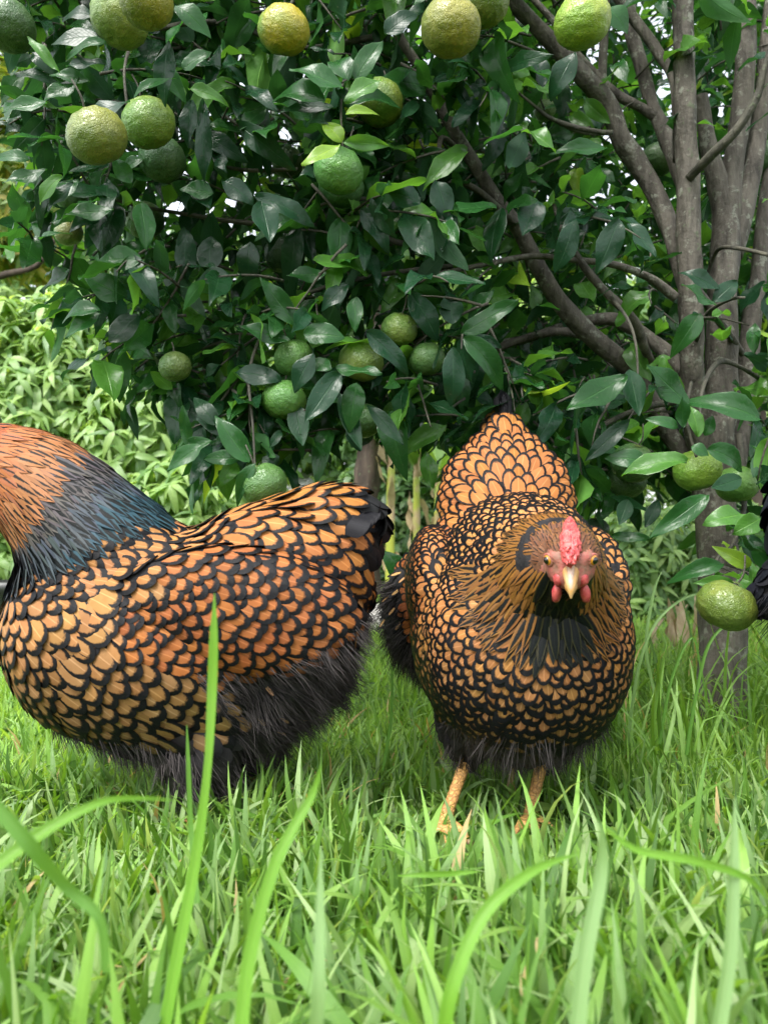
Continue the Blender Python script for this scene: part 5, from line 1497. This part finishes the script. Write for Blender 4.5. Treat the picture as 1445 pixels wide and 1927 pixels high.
def keep(fn):
    def f(n):
        xs_, ys_ = [], []
        tot = 0
        while tot < n:
            x, y = fn(n)
            m = np.ones(len(x), bool)
            # bare patch: shorter, thinner grass round the hens' feet so that the legs show
            d = np.hypot((x - .10) / .10, (y - .74) / .10)
            m &= (rng.random(len(x)) > .5 * (d < 1))
            nf = rng.random(len(x)); pn = np.sin(x * 23 + 1.3 * np.sin(y * 17)) * np.sin(y * 19 + x * 7)
            m &= nf > .35 * (pn > .35)
            xs_.append(x[m]); ys_.append(y[m]); tot += m.sum()
        return np.concatenate(xs_)[:n], np.concatenate(ys_)[:n]
    return f
near_xy = keep(lambda n: (rng.uniform(-.78, .78, n), .30 + .62 * rng.random(n)))
def near_h(x, y):
    h = .084 + .045 * np.clip((.62 - y) / .25, 0, 1)
    h = h + .02 * np.sin(x * 11 + 2) * np.cos(y * 9)
    d = np.hypot((x - .10) / .13, (y - .76) / .13); h = np.where(d < 1, h * .6, h)
    d = np.hypot((x + .17) / .12, (y - .76) / .12); h = np.where(d < 1, h * 1.1, h)
    return h
V_near = blades(28, GC, (.1, 1.9), 6)
grass_patch('grass', 'fine lawn grass around the feet of the hens', 13800, near_xy, near_h, (.0036, .0088), V_near, .012, 0, .55)
grass_patch('clover_grass', 'low matted grass under the taller blades', 7000, keep(lambda n: (rng.uniform(-.75, .75, n), rng.uniform(.30, 1.25, n))), lambda x, y: .03 + 0 * x, (.003, .006), blades(14, [(.07, .15, .03), (.09, .18, .04), (.12, .14, .05)], (.5, 2.2), 4), .05, 0, 1.1)
front_xy = lambda n: (rng.uniform(-.46, .46, n), .24 + .36 * rng.random(n) ** .9)
grass_patch('tall_grass', 'long broad blades in the foreground, out of focus', 3300, front_xy, lambda x, y: .112 + .03 * np.sin(x * 9) + .03 * (y - .3), (.0055, .0108), blades(22, GC, (.3, 1.9), 8), .004, 0, .42)
mid_xy = lambda n: (lambda y: (rng.uniform(-1, 1, n) * (.25 + y * .62), y))(.9 + 2.6 * rng.random(n) ** 1.25)
V_mid = blades(20, [(.16, .31, .05), (.21, .38, .075), (.25, .42, .10), (.11, .23, .045)], (.1, 1.5), 4, False)
grass_patch('lawn', 'bright green lawn grass stretching behind the hens', 42000, mid_xy, lambda x, y: .07 + 0 * x, (.003, .006), V_mid, .01, 0, .5)
far_xy = lambda n: (lambda y: (rng.uniform(-1, 1, n) * (.4 + y * .62), y))(3.4 + 8.5 * rng.random(n) ** 1.5)
grass_patch('far_lawn', 'distant pale green lawn in front of the hedge', 26000, far_xy, lambda x, y: .075 + .0 * x, (.010, .02), blades(12, [(.19, .35, .055), (.24, .41, .08), (.28, .44, .10)], (.1, 1.2), 3, False), .03, 0, .45)
V_wide = blades(18, GC, (.4, 1.9), 9)
grass_patch('foreground_grass', 'broadest pale blades nearest the camera along the bottom of the photo', 230, lambda n: (rng.uniform(-.27, .27, n), rng.uniform(.23, .40, n)), lambda x, y: .135 + .02 * np.sin(x * 31), (.0075, .0125), V_wide, .0, 0, .45)
# taller clump on the right around the citrus trunk
V_tall = blades(22, [(.13, .27, .04), (.17, .33, .07), (.10, .22, .035), (.20, .35, .10)], (.4, 2.0), 8)
tall_xy = lambda n: (rng.normal(.62, .22, n), rng.uniform(.95, 1.6, n))
grass_patch('tall_weeds', 'tall thin grass growing around the base of the citrus trunk', 900, lambda n: (lambda a: (np.clip(a[0], .33, 1.4), a[1]))(tall_xy(n)), lambda x, y: .15 + .10 * (rng.random(len(x)) ** 2), (.003, .006), V_tall, .03, 0, .35)
grass_patch('edge_weeds', 'tufts of longer grass between and behind the two hens', 900, lambda n: (rng.uniform(-.55, .36, n), rng.uniform(.95, 1.5, n)), lambda x, y: .10 + 0 * x, (.003, .0055), V_tall, .02, 0, .35)

# hand-placed blades
def ribbon(spec, col, seed=0):
    """spec: list of (px, py, width px, Y)"""
    pts = [np.append(np.array(P(a, b, d)), w * .66 * d / FPX) for a, b, w, d in spec]
    q = np.array(catmull(pts, 7)); C, W = q[:, :3], np.maximum(q[:, 3], .0002)
    T = np.gradient(C, axis=0); T /= np.linalg.norm(T, axis=1)[:, None]
    V, F, UV = [], [], []
    for i in range(len(C)):
        s = unit(np.cross(T[i], [.12 * math.sin(seed), -1, .25])); nn = np.cross(s, T[i])
        for c in (-1, -.5, 0, .5, 1):
            V.append(C[i] + s * c * W[i] * .5 + nn * abs(c) * W[i] * .18); UV.append((.5 + .5 * c, i / (len(C) - 1)))
    for i in range(len(C) - 1):
        for j in range(4): F.append((i * 5 + j, i * 5 + j + 1, (i + 1) * 5 + j + 1, (i + 1) * 5 + j))
    return Var(V, F, UV, tuple(col) + (1,))
BG = (.13, .30, .03); BG2 = (.10, .24, .04); BG3 = (.17, .30, .11)
HB_ = [
 ([(300, 1990, 34, .36), (335, 1800, 34, .37), (372, 1600, 30, .38), (392, 1440, 22, .385), (400, 1300, 27, .39), (403, 1200, 24, .39), (404, 1116, 2, .39)], BG, 'tall bright upright blade standing before the side of the left hen'),
 ([(372, 1700, 16, .45), (360, 1560, 14, .46), (355, 1440, 12, .46), (352, 1364, 2, .46)], BG2, 'short thin blade left of the tall bright one'),
 ([(450, 1990, 40, .30), (470, 1800, 38, .31), (520, 1620, 34, .32), (585, 1500, 22, .33), (604, 1440, 3, .33)], BG, 'broad blurred blade leaning right between the hens'),
 ([(-20, 1640, 36, .28), (90, 1560, 34, .29), (190, 1510, 20, .30), (260, 1502, 12, .31), (330, 1506, 3, .32)], BG, 'blurred blade arching in from the left edge'),
 ([(-20, 1500, 40, .27), (60, 1590, 44, .27), (130, 1670, 36, .28), (190, 1730, 30, .28), (200, 1830, 24, .28)], BG2, 'broad blurred blade bent down at the lower left'),
 ([(830, 1990, 40, .30), (850, 1860, 40, .30), (910, 1720, 36, .31), (1000, 1640, 26, .32), (1090, 1605, 3, .33)], BG, 'broad curved blade rising to the right below the right hen'),
 ([(1080, 1990, 46, .28), (1100, 1800, 44, .29), (1130, 1640, 36, .30), (1130, 1560, 12, .30), (1120, 1550, 3, .30)], BG3, 'pale upright blurred blade at the lower right'),
 ([(1140, 1560, 6, .31), (1200, 1600, 20, .31), (1300, 1618, 24, .31), (1400, 1650, 18, .32), (1440, 1690, 6, .33)], BG, 'long blade bowing over to the right edge'),
 ([(1340, 1990, 44, .30), (1370, 1800, 42, .31), (1378, 1640, 34, .32), (1382, 1500, 4, .33)], BG3, 'broad pale blade standing at the lower right edge'),
 ([(590, 1990, 40, .28), (600, 1860, 38, .28), (602, 1720, 26, .29), (604, 1600, 4, .3)], BG3, 'pale blurred blade at the bottom below the left hen'),
 ([(748, 1648, 3, .45), (800, 1646, 14, .45), (860, 1643, 13, .46), (900, 1640, 3, .46)], BG, 'short blade lying flat below the feet of the right hen'),
 ([(1255, 1420, 9, 1.0), (1235, 1320, 9, 1.0), (1215, 1220, 9, 1.0), (1228, 1120, 8, 1.0), (1244, 1076, 2, 1.0)], BG3, 'thin tall blade at the left of the citrus trunk'),
 ([(1180, 1400, 9, .98), (1200, 1260, 9, .98), (1235, 1170, 8, .98), (1300, 1120, 6, .98), (1360, 1130, 5, .98), (1420, 1165, 2, .98)], BG3, 'thin blade arching across the low flat mandarin'),
 ([(1290, 1420, 11, .95), (1310, 1300, 10, .95), (1340, 1200, 9, .95), (1420, 1140, 3, .95)], BG2, 'long blade leaning right across the citrus trunk'),
 ([(1240, 1400, 9, .97), (1262, 1280, 9, .97), (1300, 1200, 7, .97), (1318, 1260, 6, .97), (1330, 1330, 2, .97)], BG2, 'bent blade hooking over in front of the trunk'),
 ([(720, 1450, 9, .9), (735, 1360, 9, .9), (738, 1280, 6, .9), (735, 1250, 2, .9)], BG2, 'blade reaching up in the gap between the two hens'),
]
for i, (sp_, c_, lab) in enumerate(HB_):
    o = mesh_obj('grass_blade', ribbon(sp_, c_, i), M['grass']); tag(o, lab, 'grass blade', 'long single grass blades')

# broad weed leaves in the lawn
wv, wi, wmx = [leaf_var(1.0, .55, .2, .3, .08, .85, 5, s, (.10 + .02 * s, .20 + .02 * s, .05, 1), True) for s in range(4)], [], []
for k in range(170):
    y = rnd.uniform(.42, 1.6); x = rnd.uniform(-.6, .6) * (.4 + y * .7)
    for j in range(rnd.randint(2, 5)):
        a = rnd.uniform(0, 6.28); s = rnd.uniform(.018, .040)
        wi.append(rnd.randrange(4)); wmx.append(frame([x, y, rnd.uniform(.005, .03)], [math.cos(a), math.sin(a), rnd.uniform(.1, .7)], [0, -.3, 1], (s, s, s)))
o = link('broadleaf_weeds', join_vars('broadleaf_weeds', wv, wi, np.array(wmx), M['shrub_leaf'])); o['kind'] = 'stuff'; tag(o, 'small broad weed leaves low among the grass', 'weeds')
